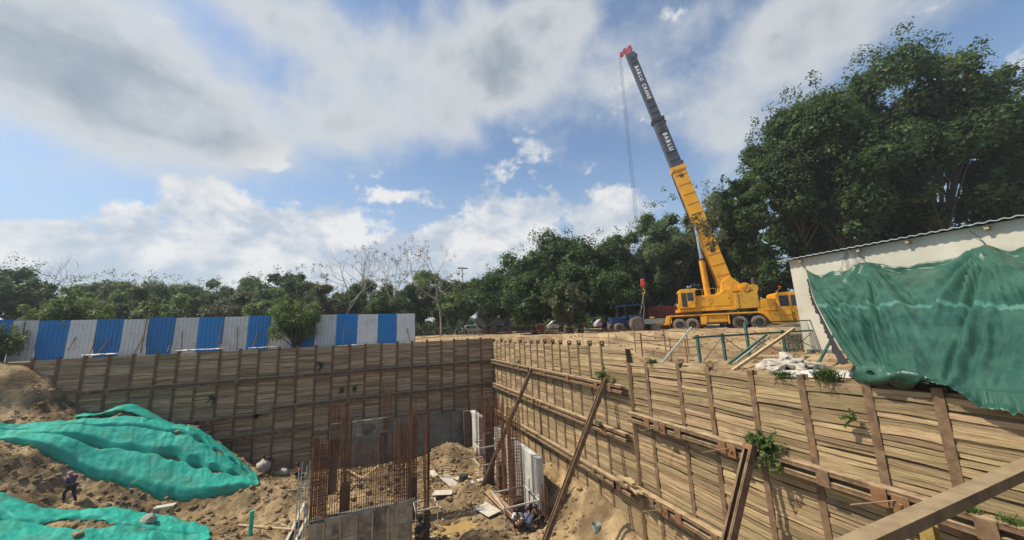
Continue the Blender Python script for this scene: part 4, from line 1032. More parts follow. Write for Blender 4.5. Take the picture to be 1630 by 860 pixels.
    m = MB(); m.box(8.42, 9.22, -.036, -.031, 1.0, 1.04); m.build('trim_line', mt['dark'], cb)
    for x in (2.1, 2.3): m = MB(); m.tube([(x, -.19, 2.3), (x, -.19, 2.5)], .012, 5); m.build('cab_handle', mt['dark'], c)
    m = MB(); m.bar((4.3, .09, 2.0), (4.9, .09, 2.95), .02, .03); m.build('grab_bar', mt['yellow2'], sp)
    # near outrigger and fender bits
    m = MB(); m.box(-1.35, -1.05, .6, .9, .1, 1.35); m.box(-1.38, -1.02, .57, .93, 1.3, 1.42); m.build('outrigger_jack', Y, t)
    m = MB(); m.box(-1.06, .3, .68, .84, .62, .8); m.build('outrigger_beam', mt['yellow2'], t)
    return t
crane()

# ------------------------------------------------------------------ concrete work in the pit
def h(x, y): return float(H(np.array([x], float), np.array([y], float))[0])
def cage(parent, x0, x1, y0, y1, z0, z1, nx, ny, ties=.35, q=None, over=.5, r=.016):
    """reinforcement cage: each upright its own bar, the links one part; coordinates local to parent"""
    q = q or random.Random(1); L0 = z1 - z0
    m = MB(); m.tube([(0, 0, 0), (.012, .006, .5), (-.008, .01, 1.0)], r, 5); bar = m.mesh('rebar'); bar.materials.append(mt['rebar'])
    pts = [(x0 + (x1 - x0) * i / max(1, nx - 1), y) for i in range(nx) for y in ((y0, y1) if y1 > y0 else (y0,))] + [(x, y0 + (y1 - y0) * j / ny) for j in range(1, ny) for x in (x0, x1)]
    for x, y in pts:
        l = L0 * q.uniform(.82, 1.0) if over else L0
        o = obj('rebar', bar, None, parent, (x, y, z0), (q.uniform(-.012, .012), q.uniform(-.012, .012), q.uniform(0, 6)), (1, 1, l))
    m = MB(); z = z0 + .15
    while z < z1 - over:
        if y1 > y0: 
            for (a, b), (c, d) in (((x0, y0), (x1, y0)), ((x1, y0), (x1, y1)), ((x1, y1), (x0, y1)), ((x0, y1), (x0, y0))): m.tube([(a, b, z), (c, d, z)], r * .7, 4, False)
        else: m.tube([(x0 - .05, y0 - .025, z), (x1 + .05, y0 - .025, z)], r * .7, 4, False)
        z += ties * q.uniform(.8, 1.2)
    stuff(m.build('tie_links', mt['rebar'], parent, fix=False))

def core():
    q = random.Random(12); Z0 = -7.02
    t = thing('core_wall', 'front wall of the unfinished concrete core with a curtain of rusty rebar above its shuttering', 'concrete wall', (-2.3, 17.2, FLOOR))
    top = Z0 - FLOOR
    m = MB(); m.box(.02, 3.93, .05, .40, -.3, top - .03); m.build('concrete', mt['concrete'], t)
    xs = [0.0, .56, 1.15, 1.75, 2.35, 2.95, 3.30, 3.95]
    for i, (a, b) in enumerate(zip(xs[:-1], xs[1:])):
        e = -.04 if i in (0, 6) else 0; hi = top - (.10 if i == 0 else .0) + (.02 if i > 4 else 0)
        for z0, z1 in ((-.3, .72), (.735, 1.48), (1.495, hi)):
            m = MB(); m.box(a + .008, b - .008, e, .045, z0, z1); m.build('shutter_board', mt['form'], t)
    for a in xs[1:-1]: 
        m = MB(); m.box(a - .03, a + .03, -.07, -.042, -.3, top - .1); m.build('batten', mt['timber'], t)
    cage(t, .62, 3.28, .2, .2, top - .03, top + 2.9, 30, 1, .34, q, .5, .014)
    cage(t, .03, .56, .05, .45, top - .1, top + 3.1, 8, 4, .12, q, .3)
    cage(t, 3.2, 3.88, .0, .45, top - .03, top + 3.5, 9, 4, .15, q, .4)
    m = MB(); m.bar((3.3, -.02, top + .04), (4.05, -.02, top + .12), .06, .06); m.bar((4.0, .0, top + .12), (4.12, .1, top - .45), .05, .05); m.build('timber_stay', mt['sack'], t)
    # back of the core: shuttered beam on two piers
    b = thing('core_wall', 'rear wall of the unfinished core, pale shuttering over a dark opening', 'concrete wall', (-2.45, 25.2, FLOOR))
    tz = 4.2
    m = MB(); m.box(.0, 3.3, .05, .35, 3.3, tz - .02); m.build('concrete', mt['concrete'], b)
    for i in range(7):
        for z0, z1 in ((3.3, 3.6), (3.615, 3.9), (3.915, tz + .03 * (i % 2))):
            m = MB(); m.box(.02 + i * .47, .47 + i * .47 - .005, 0, .045, z0, z1); m.build('shutter_board', mt['form'], b)
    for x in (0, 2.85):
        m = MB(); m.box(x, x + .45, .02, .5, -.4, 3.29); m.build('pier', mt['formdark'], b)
    cage(b, .02, .62, -.1, .4, 2.2, 5.7, 6, 3, .22, q, .6); cage(b, 3.0, 3.5, -.1, .4, 3.5, 6.3, 6, 3, .22, q, .6)
    for i, (x, y, zt, lab) in enumerate([(-1.5, 21.2, -3.0, 'rusty column cage inside the core behind its left front corner'), (1.75, 20.6, -2.9, 'tall rusty column cage inside the core near its right front corner')]):
        c = thing('column', lab, 'column', (x, y, FLOOR)); m = MB(); m.box(0, .45, 0, .45, -.3, 2.0); m.build('shuttering', mt['formdark'], c); cage(c, .03, .42, .03, .42, 1.9, zt - FLOOR - .5, 6, 5, .14, q, .7)
core()
def ladder_scaffold():
    t = thing('scaffold', 'slim pipe scaffold with rungs at the left edge of the core', 'scaffold', (-2.75, 17.3, FLOOR))
    for x, y in ((0, 0), (.28, 0), (0, .7), (.28, .7)): m = MB(); m.tube([(x, y, -.2), (x + .02, y, 4.3)], .022, 6); m.build('standard', mt['palepipe'], t)
    z = .3
    while z < 4.2: m = MB(); m.tube([(0, 0, z), (.28, 0, z)], .015, 5); m.build('rung', mt['palepipe'], t); z += .42
ladder_scaffold()
def basement_walls():
    def wall(label, x0, x1, y0, y1, z1, mat, panels):
        t = thing('concrete_wall', label, 'concrete wall', (x0, y0, FLOOR))
        m = MB(); m.box(.01, x1 - x0 - .01, .01, y1 - y0 - .01, -.4, z1 - FLOOR - .01); m.build('core_concrete', mat, t)
        for (a0, a1, b0, b1, c0, c1) in panels: 
            m = MB(); m.box(a0, a1, b0, b1, c0, c1); m.build('cast_panel', mat, t)
        return t
    H_ = 2.95
    L = 30.75 - 30.45
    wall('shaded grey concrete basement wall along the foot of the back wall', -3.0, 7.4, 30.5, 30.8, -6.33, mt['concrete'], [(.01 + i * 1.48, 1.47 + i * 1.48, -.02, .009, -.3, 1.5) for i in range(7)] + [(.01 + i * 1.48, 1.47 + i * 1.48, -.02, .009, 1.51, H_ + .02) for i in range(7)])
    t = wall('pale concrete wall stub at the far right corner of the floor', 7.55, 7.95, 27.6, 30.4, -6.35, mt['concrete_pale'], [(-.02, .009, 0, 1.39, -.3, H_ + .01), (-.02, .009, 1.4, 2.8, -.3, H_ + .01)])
    t = wall('long pale concrete wall beside the four crouching workers', 7.8, 8.12, 17.6, 24.6, -6.42, mt['concrete_pale'], [(-.025, .009, i * 1.75, i * 1.75 + 1.74, z0, z1) for i in range(4) for z0, z1 in ((-.3, 1.32), (1.33, 2.9))])
    q = random.Random(3)
    cage(t, .1, .3, -.35, -.1, -.2, 1.9, 2, 2, .3, q, .5)
    m = MB(); m.ico((-.1, -.12, 1.2), .09, 2, .1, (1, 1, 1.6)); m.build('hanging_bottle', mt['sack'], t)
    m = MB(); m.tube([(-.06, 1.2, -.3), (-.06, 1.1, 1.6)], .02, 5); m.build('leaning_bar', mt['dark'], t)
basement_walls()
def columns():
    q = random.Random(6)
    def col(label, x, y, zc, zt, s=.5, n=5, collars=(), mat='formdark', fr=.75):
        c = thing('column', label, 'column', (x, y, FLOOR)); m = MB(); m.box(0, s, 0, s, -.4, zc - FLOOR)
        for k in range(3): m.box(-.05, s + .05, -.05, s + .05, .5 + k * .55, .56 + k * .55) if zc - FLOOR > .6 + k * .55 else None
        m.build('shuttering', mt[mat], c)
        if zt > zc: cage(c, .03, s - .03, .03, s - .03, zc - FLOOR - .1, zt - FLOOR, n, 4, .16, q, 1.0)
        for z in collars:
            a, b = -fr * .7, s + fr * .5; m = MB(); w = .035
            m.bar((a, a, z), (b, a, z + .02), .05, w * 2); m.bar((b, a, z + .02), (b, b, z), .05, w * 2); m.bar((a, b, z), (b, b, z), .05, w * 2); m.bar((a, a, z), (a, b, z), .05, w * 2)
            for (x_, y_) in ((a, a), (b, a)): m.tube([(x_, y_, -.3), (x_, y_, z + .25)], .02, 5)
            m.build('collar_frame', mt['palewood'], c)
        return c
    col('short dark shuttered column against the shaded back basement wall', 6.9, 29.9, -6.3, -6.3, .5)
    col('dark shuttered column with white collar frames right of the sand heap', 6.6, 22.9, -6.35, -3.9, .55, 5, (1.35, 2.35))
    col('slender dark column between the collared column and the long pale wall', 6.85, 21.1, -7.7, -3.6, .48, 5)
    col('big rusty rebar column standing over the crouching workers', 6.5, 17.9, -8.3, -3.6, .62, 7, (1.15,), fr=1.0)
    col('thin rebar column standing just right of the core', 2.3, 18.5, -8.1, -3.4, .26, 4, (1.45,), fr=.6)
    for i, (x, y, zt) in enumerate([(7.0, 26.2, -4.2), (6.7, 19.6, -4.6)]):
        c = thing('rebar_cage', ['rusty starter bars behind the collared column', 'rusty starter bars between the slender column and the big rebar column'][i], 'rebar', (x, y, FLOOR)); cage(c, 0, .5, 0, .4, -.2, zt - FLOOR, 5, 3, .2, q, 1.0)
mt['scrap'] = material('scrap_wood', (.20, .15, .09), (.42, .35, .25), rough=.9, nscale=.7, island=.4)
mt['palewood'] = material('pale_batten', (.42, .38, .31), (.55, .50, .42), rough=.85, nscale=5)
columns()
def site_bits():
    q = random.Random(22)
    def sheet(name, label, cat, x, y, w, d, rz, mat, tilt=.0, th=.02, dz=.05):
        m = MB(); m.box(-w / 2, w / 2, -d / 2, d / 2, -th / 2, th / 2); o = m.build(name, mt[mat]); z = max(h(x + a, y + b) for a in (-w * .3, 0, w * .3) for b in (-d * .3, 0, d * .3)); o.location = (x, y, z + dz); o.rotation_euler = (q.uniform(-.06, .06) + tilt, q.uniform(-.06, .06), rz); return tag(o, label, cat)
    P = lambda px, py: on_z(px, py, FLOOR + .15)
    a = P(716, 770); sheet('plywood_sheet', 'pinkish tilted plywood sheet left of the rubble', 'plywood', a[0], a[1], .6, 1.3, .5, 'palewood', .25, dz=.15)
    a = P(735, 757); sheet('plywood_sheet', 'flat plywood sheet behind the tilted one on the floor', 'plywood', a[0], a[1], 1.0, .7, .2, 'palewood')
    a = P(775, 810); sheet('plywood_sheet', 'pale plywood sheet under the long pipes', 'plywood', a[0], a[1], .8, 1.5, .3, 'palewood')
    a = P(705, 795); sheet('plywood_sheet', 'pale board lying by the thin rebar column', 'plywood', a[0], a[1], 1.1, .6, -.4, 'palewood')
    a = P(765, 762); sheet('plywood_sheet', 'grey board beside the black drum', 'plywood', a[0], a[1], 1.4, .35, .05, 'concrete_pale')
    a = P(688, 755); sheet('plywood_sheet', 'bleached board on the sand right of the core', 'plywood', a[0], a[1], .5, 1.0, .1, 'palewood')
    a = P(738, 763); m = MB(); m.tube([(0, 0, 0), (0, 0, .32)], .3, 16); m.tube([(0, 0, .32), (0, 0, .35)], .26, 16); o = m.build('drum', mt['dark']); o.location = (a[0], a[1], h(a[0], a[1])); tag(o, 'low black drum on the floor boards', 'drum')
    p0, p1 = P(772, 790), P(826, 845)
    labs = ['leftmost of the long brown pipes lying towards the workers', 'second of the long brown pipes lying towards the workers', 'third of the long brown pipes lying towards the workers', 'rightmost of the long brown pipes lying towards the workers']
    for k in range(4): 
        off = np.array([.13 * k, .05 * k, 0]); m = MB(); A = np.array([p0[0], p0[1], 0]) + off; B_ = np.array([p1[0], p1[1], 0]) + off * 1.3; zz = max(h(*(A + (B_ - A) * f)[:2]) for f in (0, .25, .5, .75, 1)) + .07
        m.tube([(0, 0, 0), B_ - A], .05, 8); o = m.build('pipe', mt['rust_orange'], loc=(A[0], A[1], zz + .02 * k)); tag(o, labs[k], 'pipe', 'pipes on the pit floor')
    a = P(952, 845); c = np.array([9.3, 15.3]); m = MB(); m.tube([(0, 0, 0), (0, 0, .26)], [.15, .2], 16, False); m.tube([(0, 0, .02), (0, 0, .03)], .14, 16); o = m.build('bucket', mt['palepipe']); o.location = on_z(950, 845, -8.55); tag(o, 'pale metal bucket on the earth at the foot of the right wall', 'bucket')
    # broken pile heads by the right wall
    for i, (px, py, r, hh, lab) in enumerate([(918, 770, .34, .6, 'broken concrete pile head left of two others by the wall'), (945, 785, .3, .5, 'lumpy concrete pile head in the middle at the wall foot'), (967, 800, .26, .8, 'tall slim concrete pile head nearest the right wall')]):
        p = on_z(px, py + 12, -8.5); m = MB(); m.ico((0, 0, hh * .35), r, 3); V = np.array(m.v); nn = np.array([mnoise.noise(Vector(v * 3.1 + i * 5)) for v in V]); V[:, :2] *= (1 + .5 * nn)[:, None]; V[:, 2] = V[:, 2] * hh / r * .75; m.v = [tuple(v) for v in V]
        o = m.build('pile_head', mt['pit_soil']); o.location = (p[0], p[1], h(p[0], p[1])); tag(o, lab, 'concrete lump')
    # timbers in the core and on the left floor
    for i, (A, B_, lab, mat) in enumerate([((560, 800), (612, 720), 'long grey timber on the sand inside the core', 'timber'), ((575, 790), (622, 722), 'pale timber beside the long one inside the core', 'palewood'), ((550, 745), (578, 770), 'short timber crossing the sand in the core', 'timber'),
                                         ((455, 860), (486, 800), 'steep pale plank at the lower left of the core', 'palewood'), ((462, 870), (489, 812), 'second pale plank at the lower left of the core', 'palewood'), ((380, 838), (470, 830), 'long plank lying on the sand left of the core', 'timber')]):
        a, b = on_z(*A, FLOOR + .2), on_z(*B_, FLOOR + .6); za, zb = h(a[0], a[1]) + .06, h(b[0], b[1]) + .1
        m = MB(); m.bar((0, 0, 0), (b[0] - a[0], b[1] - a[1], zb - za), .12, .05); o = m.build('timber', mt[mat], loc=(a[0], a[1], za)); tag(o, lab, 'timber')
    # small clods and stones over the pit surface, nobody could count them
    n = 9000; x = rs.uniform(-19, 10, n); y = rs.uniform(15.5, 31, n); z = H(x, y); m = MB(); base = MB(); base.ico((0, 0, 0), 1, 1); bv = np.array(base.v)
    for k in range(n):
        s = .022 + .17 * rs.rand() ** 5; J = bv * (1 + .35 * (rs.rand(len(bv), 1) - .5)) * s * np.array([1, 1, .7]); m.add(J + np.array([x[k], y[k], z[k] + s * .2]), base.f)
    o = m.build('soil_clods', mt['pit_soil'], fix=False); stuff(o); tag(o, 'loose clods and stones strewn over the pit floor and slopes', 'rubble')
    n = 2600; x = rs.uniform(10.5, 24, n); y = rs.uniform(3, 24, n); z = G(x, y); m = MB()
    for k in range(n):
        s = .015 + .08 * rs.rand() ** 5; J = bv * (1 + .35 * (rs.rand(len(bv), 1) - .5)) * s * np.array([1, 1, .7]); m.add(J + np.array([x[k], y[k], z[k] + s * .2]), base.f)
    o = m.build('ground_stones', mt['soil'], fix=False); stuff(o); tag(o, 'small stones strewn over the upper ground behind the right wall', 'rubble')
    # debris chips on the floor
    m = MB(); n = 300
    for k in range(n):
        px, py = (q.uniform(1.9, 7.2), q.uniform(18.5, 28)) if k % 3 else (q.uniform(-6.5, 1.5), q.uniform(19, 27)); w, l = q.uniform(.02, .09), q.uniform(.1, .8) ** 1.3; z = h(px, py) + .03; a = q.uniform(0, PI); m.frame((px, py, z), (math.cos(a), math.sin(a), q.uniform(-.1, .1)), (-math.sin(a), math.cos(a), 0), (0, 0, 1), -l / 2, l / 2, -w / 2, w / 2, -.008, .012)
    o = m.build('wood_scraps', mt['scrap']); stuff(o); tag(o, 'scraps of wood littering the pit floor round the core', 'debris')
site_bits()

# ------------------------------------------------------------------ green shade nets over the spoil heaps
def net(label, T, B, rows, seed, lift=.06, U=200, Vs=26, cols=1.0):
    T, B = np.array(T, float), np.array(B, float); us = np.linspace(0, 1, U)
    def curve(P):
        s = np.linspace(0, 1, len(P)); k = np.stack([np.interp(us, s, P[:, i]) for i in range(2)], -1)
        for _ in range(6): k[1:-1] = (k[:-2] + 2 * k[1:-1] + k[2:]) / 4
        return k
    t_, b_ = curve(T), curve(B)
    o0 = np.array([t_[U // 2, 0], t_[U // 2, 1], 0.0]); o0[2] = h(o0[0], o0[1])
    th = thing('shade_net', label, 'net', o0)
    edges = [(np.zeros(U), np.zeros(U))] + rows(us) + [(np.ones(U), np.ones(U))]
    for k in range(len(edges) - 1):
        v0, v1 = edges[k][1], edges[k + 1][0]; P = np.zeros((U, Vs, 3))
        for j in range(Vs):
            v = v0 + (v1 - v0) * j / (Vs - 1); xy = t_ + (b_ - t_) * v[:, None]
            xy[:, 1] += .10 * fbm(us * 9, 0 * us + v * 2, 1.0, 3, seed + 3)
            # the net bridges the small hollows: highest of the nearby surface
            z = np.maximum.reduce([Hs(xy[:, 0] + a, xy[:, 1] + b) for a in (-.35, 0, .35) for b in (-.35, 0, .35)])
            z = z + lift + fbm(xy[:, 0], xy[:, 1], 1.1, 4, seed) * .13 + np.abs(fbm(xy[:, 0] * 1.0 + .4 * xy[:, 1], xy[:, 1] * .4, 2.2, 4, seed + 1)) * .10 + np.abs(fbm(xy[:, 0] * .5, xy[:, 1] * 1.3, 3.5, 3, seed + 2)) * .06
            z = z - .05 * (j in (0, Vs - 1)) + .02 * k
            e_ = min(j, Vs - 1 - j)
            if e_ < 3: w_ = (1.0, .6, .25)[e_]; z = z * (1 - w_) + (H(xy[:, 0], xy[:, 1]) + .035) * w_; z = np.maximum(z, H(xy[:, 0], xy[:, 1]) + .03)
            P[:, j] = np.stack([xy[:, 0], xy[:, 1], z], -1) - o0
        m = MB(); m.grid(P); ob = m.build('strip', mt['net'], th, smooth=True, fix=False); so = ob.modifiers.new('thick', 'SOLIDIFY'); so.thickness = .008
        m = MB(); m.tube(P[:, 0] + np.array([0, 0, .01]), .012, 5, False); m.build('hem', mt['palenet'], ob, fix=False)
    return th
mt['palenet'] = material('net_hem', (.25, .45, .30), rough=.8)
def lens(us, v, spans, w, slope=0.0):
    a = np.zeros(len(us))
    for s, e, k in spans:
        f = np.clip((us - s) / (e - s), 0, 1); a = np.maximum(a, np.sin(PI * f) ** .8 * w * k * ((us > s) & (us < e)))
    return (v + slope * us - a * .6, v + slope * us + a * .4)
net('large green net spread over the long spoil heap below the back wall',
    [(-19.8, 28.3), (-16.8, 29.0), (-13.6, 29.7), (-10.9, 29.9), (-8.8, 29.5), (-6.8, 28.4)],
    [(-19.0, 27.6), (-15.2, 27.2), (-12.7, 26.9), (-10.7, 26.6), (-8.6, 26.4), (-6.3, 26.9)],
    lambda u: [lens(u, .30, [(.30, .36, .25), (.52, .62, .9), (.64, .72, .9), (.745, .82, .9), (.835, .9, .9), (.91, .96, .6)], .11), lens(u, .62, [(.20, .36, .8), (.38, .5, .15), (.52, .64, .9), (.655, .75, .9), (.765, .84, .9), (.855, .92, .8)], .11)], 41)
net('green net covering the spoil at the bottom left corner',
    [(-17.2, 24.6), (-14.4, 24.4), (-11.6, 24.2), (-9.4, 24.1), (-7.4, 23.3)], [(-16, 18.5), (-13.5, 18.8), (-11, 19), (-9, 19.6), (-6.7, 21.4)],
    lambda u: [lens(u, .28, [(.08, .26, .8), (.34, .62, 1.4)], .12, .05), lens(u, .62, [(.05, .35, 1.2), (.5, .8, 1.2)], .1)], 55)
def peak_net():
    n, k = 50, 24; P = np.zeros((n, k, 3)); us = np.linspace(0, 1, n)
    for a, u in enumerate(us):
        for b in range(k):
            v = b / (k - 1); x = -16.6 + 5.4 * u; y = 29.7 + 1.5 * v
            P[a, b] = (x, y, 0)
    z = Hs(P[..., 0], P[..., 1]) ; pk = np.exp(-((P[..., 0] + 14.35) / 1.3) ** 2) * .62
    P[..., 2] = z + .12 + pk * (.3 + .7 * np.sin(PI * np.linspace(.15, .95, k))[None]) + fbm(P[..., 0], P[..., 1], 1.6, 4, 9) * .16
    m = MB(); m.grid(P); o = m.build('shade_net', mt['net'], smooth=True, fix=False); so = o.modifiers.new('thick', 'SOLIDIFY'); so.thickness = .008
    tag(o, 'peaked dark green net against the back wall behind the larger net', 'net')
peak_net()
for i, (px, py, Y, dx, lab) in enumerate([(420, 742, 29.6, 0, 'big white cement bag at the foot of the back wall'), (452, 740, 29.8, 0, 'smaller white bag right of the big one by the back wall'), (232, 853, 23.2, 0, 'tied bundle of pale sacks lying on the lower net')]):
    p = on_y(px, py, Y); m = MB(); m.ico((0, 0, 0), 1, 3); V = np.array(m.v); nn = np.array([mnoise.noise(Vector(v * 2 + i * 3)) for v in V]); V *= (1 + .35 * nn)[:, None]; m.v = [tuple(v) for v in V * (np.array([.42, .36, .45]) if i == 0 else np.array([.3, .25, .24]))]
    o = m.build('cement_bag', mt['sack'], smooth=True); o.location = (p[0], p[1], h(p[0], p[1]) + (.32 if i == 0 else .2)); tag(o, lab, 'sack')
def bench():
    p = on_y(262, 812, 24.6); t = thing('saw_bench', 'small timber bench on the path between the two nets', 'bench', (p[0], p[1], h(p[0], p[1])))
    m = MB(); m.box(-.4, .4, -.18, .18, .66, .74); m.build('top', mt['palewood'], t)
    for x in (-.3, .3): m = MB(); m.box(x - .05, x + .05, -.12, .12, 0, .66); m.build('leg', mt['timber'], t)
bench()
p = on_y(398, 855, 21.5); pole('marker_post', 'short green wrapped post at the right end of the lower net', 'post', (p[0], p[1], h(p[0], p[1])), (p[0], p[1] + .03, h(p[0], p[1]) + 1.05), .09, 'net')
for i, (px, py) in enumerate([(190, 808), (222, 800)]):
    p = on_y(px, py, 25.4); q = np.array([p[0], p[1], h(p[0], p[1])]); m = MB(); s = 1 if i == 0 else -1
    m.tube([(0, 0, 0), (.05 * s, 0, .5), (.3 * s, .1, .95), (.55 * s, .15, 1.05)], .02, 5); tag(m.build('bent_rod', mt['sack'], loc=q), ['left one of two bent pale rods on the path', 'right one of two bent pale rods on the path'][i], 'rod')

# ------------------------------------------------------------------ people
def skin_mesh(name, verts, edges, radii, mat, parent, sub=2, root=0):
    me = bpy.data.meshes.new(name); me.from_pydata([tuple(map(float, v)) for v in verts], edges, []); o = obj(name, me, mat, parent)
    sk = o.modifiers.new('skin', 'SKIN'); sk.use_smooth_shade = True
    for i, r in enumerate(radii): me.skin_vertices[0].data[i].radius = (r, r) if isinstance(r, (int, float)) else r
    me.skin_vertices[0].data[root].use_root = True
    sd = o.modifiers.new('sub', 'SUBSURF'); sd.levels = sub; sd.render_levels = sub
    return o
def person(label, loc, rotz, J, shirt, trousers, hair='hair', headcloth=None, scale=1.0, group=None):
    """J: joint positions (pelvis, chest, neck, head, and per side shoulder, elbow, wrist, hip, knee, ankle); +y is forward"""
    t = thing('person', label, 'person', loc, rotz, group); t.scale = (scale,) * 3
    V, E, R = [], [], []
    def v(p, r): V.append(np.array(p, float)); R.append(r); return len(V) - 1
    J = {k: np.array(p, float) for k, p in J.items()}
    pel = v(J['pelvis'], .13); ch = v(J['chest'], .135); nk = v(J['neck'], .055); E += [(pel, ch), (ch, nk)]
    hd = J['head']; up = (hd - J['neck']); up /= np.linalg.norm(up); fw = J.get('face', np.array([0, 1.0, 0]))
    a = v(hd - up * .02, .085); b = v(hd + up * .09, .085); c = v(hd + fw * .07 - up * .04, .045); n = v(hd + fw * .108 + up * .01, .014); E += [(nk, a), (a, b), (a, c), (a, n)]
    for s in 'lr':
        sh = v(J['sh_' + s], .065); el = v(J['el_' + s], .043); wr = v(J['wr_' + s], .03); E += [(ch, sh), (sh, el), (el, wr)]
        d = J['wr_' + s] - J['el_' + s]; d /= np.linalg.norm(d); sd = np.cross(d, [0, 0, 1.0]); sd = sd / (np.linalg.norm(sd) + 1e-6) if np.linalg.norm(sd) > .1 else np.array([0, 1.0, 0])
        pm = v(J['wr_' + s] + d * .07, (.034, .02)); E.append((wr, pm))
        for k, (o_, l) in enumerate(((-.03, .055), (-.011, .068), (.009, .064), (.028, .05))):
            f1 = v(J['wr_' + s] + d * .10 + sd * o_, .009); f2 = v(J['wr_' + s] + d * (.10 + l) + sd * o_ + np.array([0, 0, -.012]), .007); E += [(pm, f1), (f1, f2)]
        th = v(J['wr_' + s] + d * .06 - sd * .045, .01); E.append((pm, th))
        hp = v(J['hip_' + s], .085); kn = v(J['kn_' + s], .06); an = v(J['an_' + s], .04); E += [(pel, hp), (hp, kn), (kn, an)]
        toe = v(J['an_' + s] + np.array([0, .15, -.05]), .036); E.append((an, toe))
    skin_mesh('body', V, E, R, mt['skin'], t, 1)
    # clothes as their own surfaces just outside the body
    V, E, R = [], [], []
    pel = v(J['pelvis'] + np.array([0, 0, .03]), .15); ch = v(J['chest'], .16); nb = v(J['chest'] * .45 + J['neck'] * .55, .09); E += [(pel, ch), (ch, nb)]
    for s in 'lr': sh = v(J['sh_' + s], .085); el = v(J['sh_' + s] * .15 + J['el_' + s] * .85, .062); E += [(ch, sh), (sh, el)]
    skin_mesh('shirt', V, E, R, mt[shirt], t, 1)
    V, E, R = [], [], []
    pel = v(J['pelvis'], .15)
    for s in 'lr': hp = v(J['hip_' + s], .105); kn = v(J['kn_' + s], .08); an = v(J['an_' + s] * .88 + J['kn_' + s] * .12, .062); E += [(pel, hp), (hp, kn), (kn, an)]
    skin_mesh('trousers', V, E, R, mt[trousers], t, 1)
    m = MB(); m.ico(hd + up * .06 - fw * .02, .118 if headcloth else .108, 2, .02, (1, 1.05, .95)); V = [p for p in m.v]
    cut = hd + fw * .05; keep = [f for f in m.f if np.mean([(np.array(V[i]) - cut) @ (up * .75 - fw * .65) for i in f]) > -.01]; m.f = keep; m.m = [0] * len(keep)
    m.build('headcloth' if headcloth else 'hair', mt[headcloth or hair], t, smooth=True, fix=False)
    return t
STAND = dict(pelvis=(0, 0, .95), chest=(0, .02, 1.27), neck=(0, .02, 1.46), head=(0, .04, 1.56), sh_l=(-.19, .01, 1.38), el_l=(-.25, 0, 1.1), wr_l=(-.24, .12, .87), sh_r=(.19, .01, 1.38), el_r=(.25, .0, 1.1), wr_r=(.24, .12, .87), hip_l=(-.1, 0, .88), kn_l=(-.11, .03, .5), an_l=(-.11, 0, .09), hip_r=(.1, 0, .88), kn_r=(.11, .03, .5), an_r=(.11, 0, .09))
WALK = dict(STAND, chest=(0, .10, 1.24), neck=(0, .17, 1.42), head=(0, .22, 1.51), sh_l=(-.19, .12, 1.35), el_l=(-.25, .05, 1.08), wr_l=(-.22, .25, .95), sh_r=(.19, .12, 1.35), el_r=(.24, .22, 1.1), wr_r=(.2, .42, 1.05), kn_l=(-.11, .28, .58), an_l=(-.11, .22, .15), kn_r=(.11, -.02, .48), an_r=(.11, -.28, .1))
SQUAT = dict(pelvis=(0, -.12, .3), chest=(0, .05, .6), neck=(0, .13, .78), head=(0, .18, .88), sh_l=(-.18, .08, .7), el_l=(-.24, .3, .52), wr_l=(-.12, .48, .5), sh_r=(.18, .08, .7), el_r=(.24, .3, .52), wr_r=(.1, .48, .48), hip_l=(-.1, -.08, .28), kn_l=(-.17, .32, .5), an_l=(-.13, .12, .08), hip_r=(.1, -.08, .28), kn_r=(.17, .32, .5), an_r=(.13, .12, .08))
BEND = dict(STAND, pelvis=(0, -.1, .93), chest=(0, .2, 1.12), neck=(0, .36, 1.2), head=(0, .46, 1.26), sh_l=(-.18, .28, 1.15), el_l=(-.22, .4, .9), wr_l=(-.15, .55, .75), sh_r=(.18, .28, 1.15), el_r=(.22, .4, .9), wr_r=(.15, .55, .75), hip_l=(-.1, -.08, .88), hip_r=(.1, -.08, .88))
p = on_y(110, 803, 25.5); person('person in purple top and pink headscarf climbing the path between the nets', (p[0], p[1], h(p[0], p[1])), math.radians(60), WALK, 'cloth_purple', 'cloth_dark', headcloth='cloth_pink', scale=.9)
crew = [(6.62, 17.6, 2.6, 'cloth_white', 'cloth_dark', 'worker in white shirt crouching under the big rebar column'), (7.35, 17.95, 3.4, 'cloth_dark', 'cloth_brown', 'worker in dark shirt crouching between the white shirted and the brown shirted man'),
        (7.6, 17.4, 2.2, 'cloth_brown', 'cloth_dark', 'worker in brown shirt crouching against the long pale wall'), (7.02, 17.15, -.4, 'cloth_blue', 'cloth_grey', 'worker in grey blue shirt crouching with his back to the viewer')]
for x_, y_, rz, st_, tr, lab in crew: person(lab, (x_, y_, h(x_, y_)), rz, SQUAT, st_, tr, group='workers resting on the floor')
person('worker in dark clothes standing at the right end of the core wall', (1.98, 17.05, FLOOR - .05), math.radians(30), STAND, 'cloth_dark', 'cloth_dark')
p = on_y(478, 750, 28.6); person('person in red crouching at the foot of the back wall left of the core', (p[0], p[1], h(p[0], p[1])), 2.0, SQUAT, 'cloth_red', 'cloth_dark')
p = on_y(432, 735, 29.7); person('person in dark clothes bending over the white bag by the back wall', (p[0], p[1], h(p[0], p[1])), 1.9, BEND, 'cloth_dark', 'cloth_brown', scale=.9)
for px, D, s, tr, lab, rz in [(963, 33, 'cloth_brown', 'cloth_dark', 'person in reddish brown shirt walking on the earth bank', 1.2), (908, 36, 'cloth_white', 'cloth_dark', 'person in white shirt beside the yellow stand under the trees', 3.0)]:
    p = on_d(px, 525, D); z = g(p[0], p[1]); person(lab, (p[0], p[1], z), rz, WALK if s == 'cloth_brown' else STAND, s, tr)

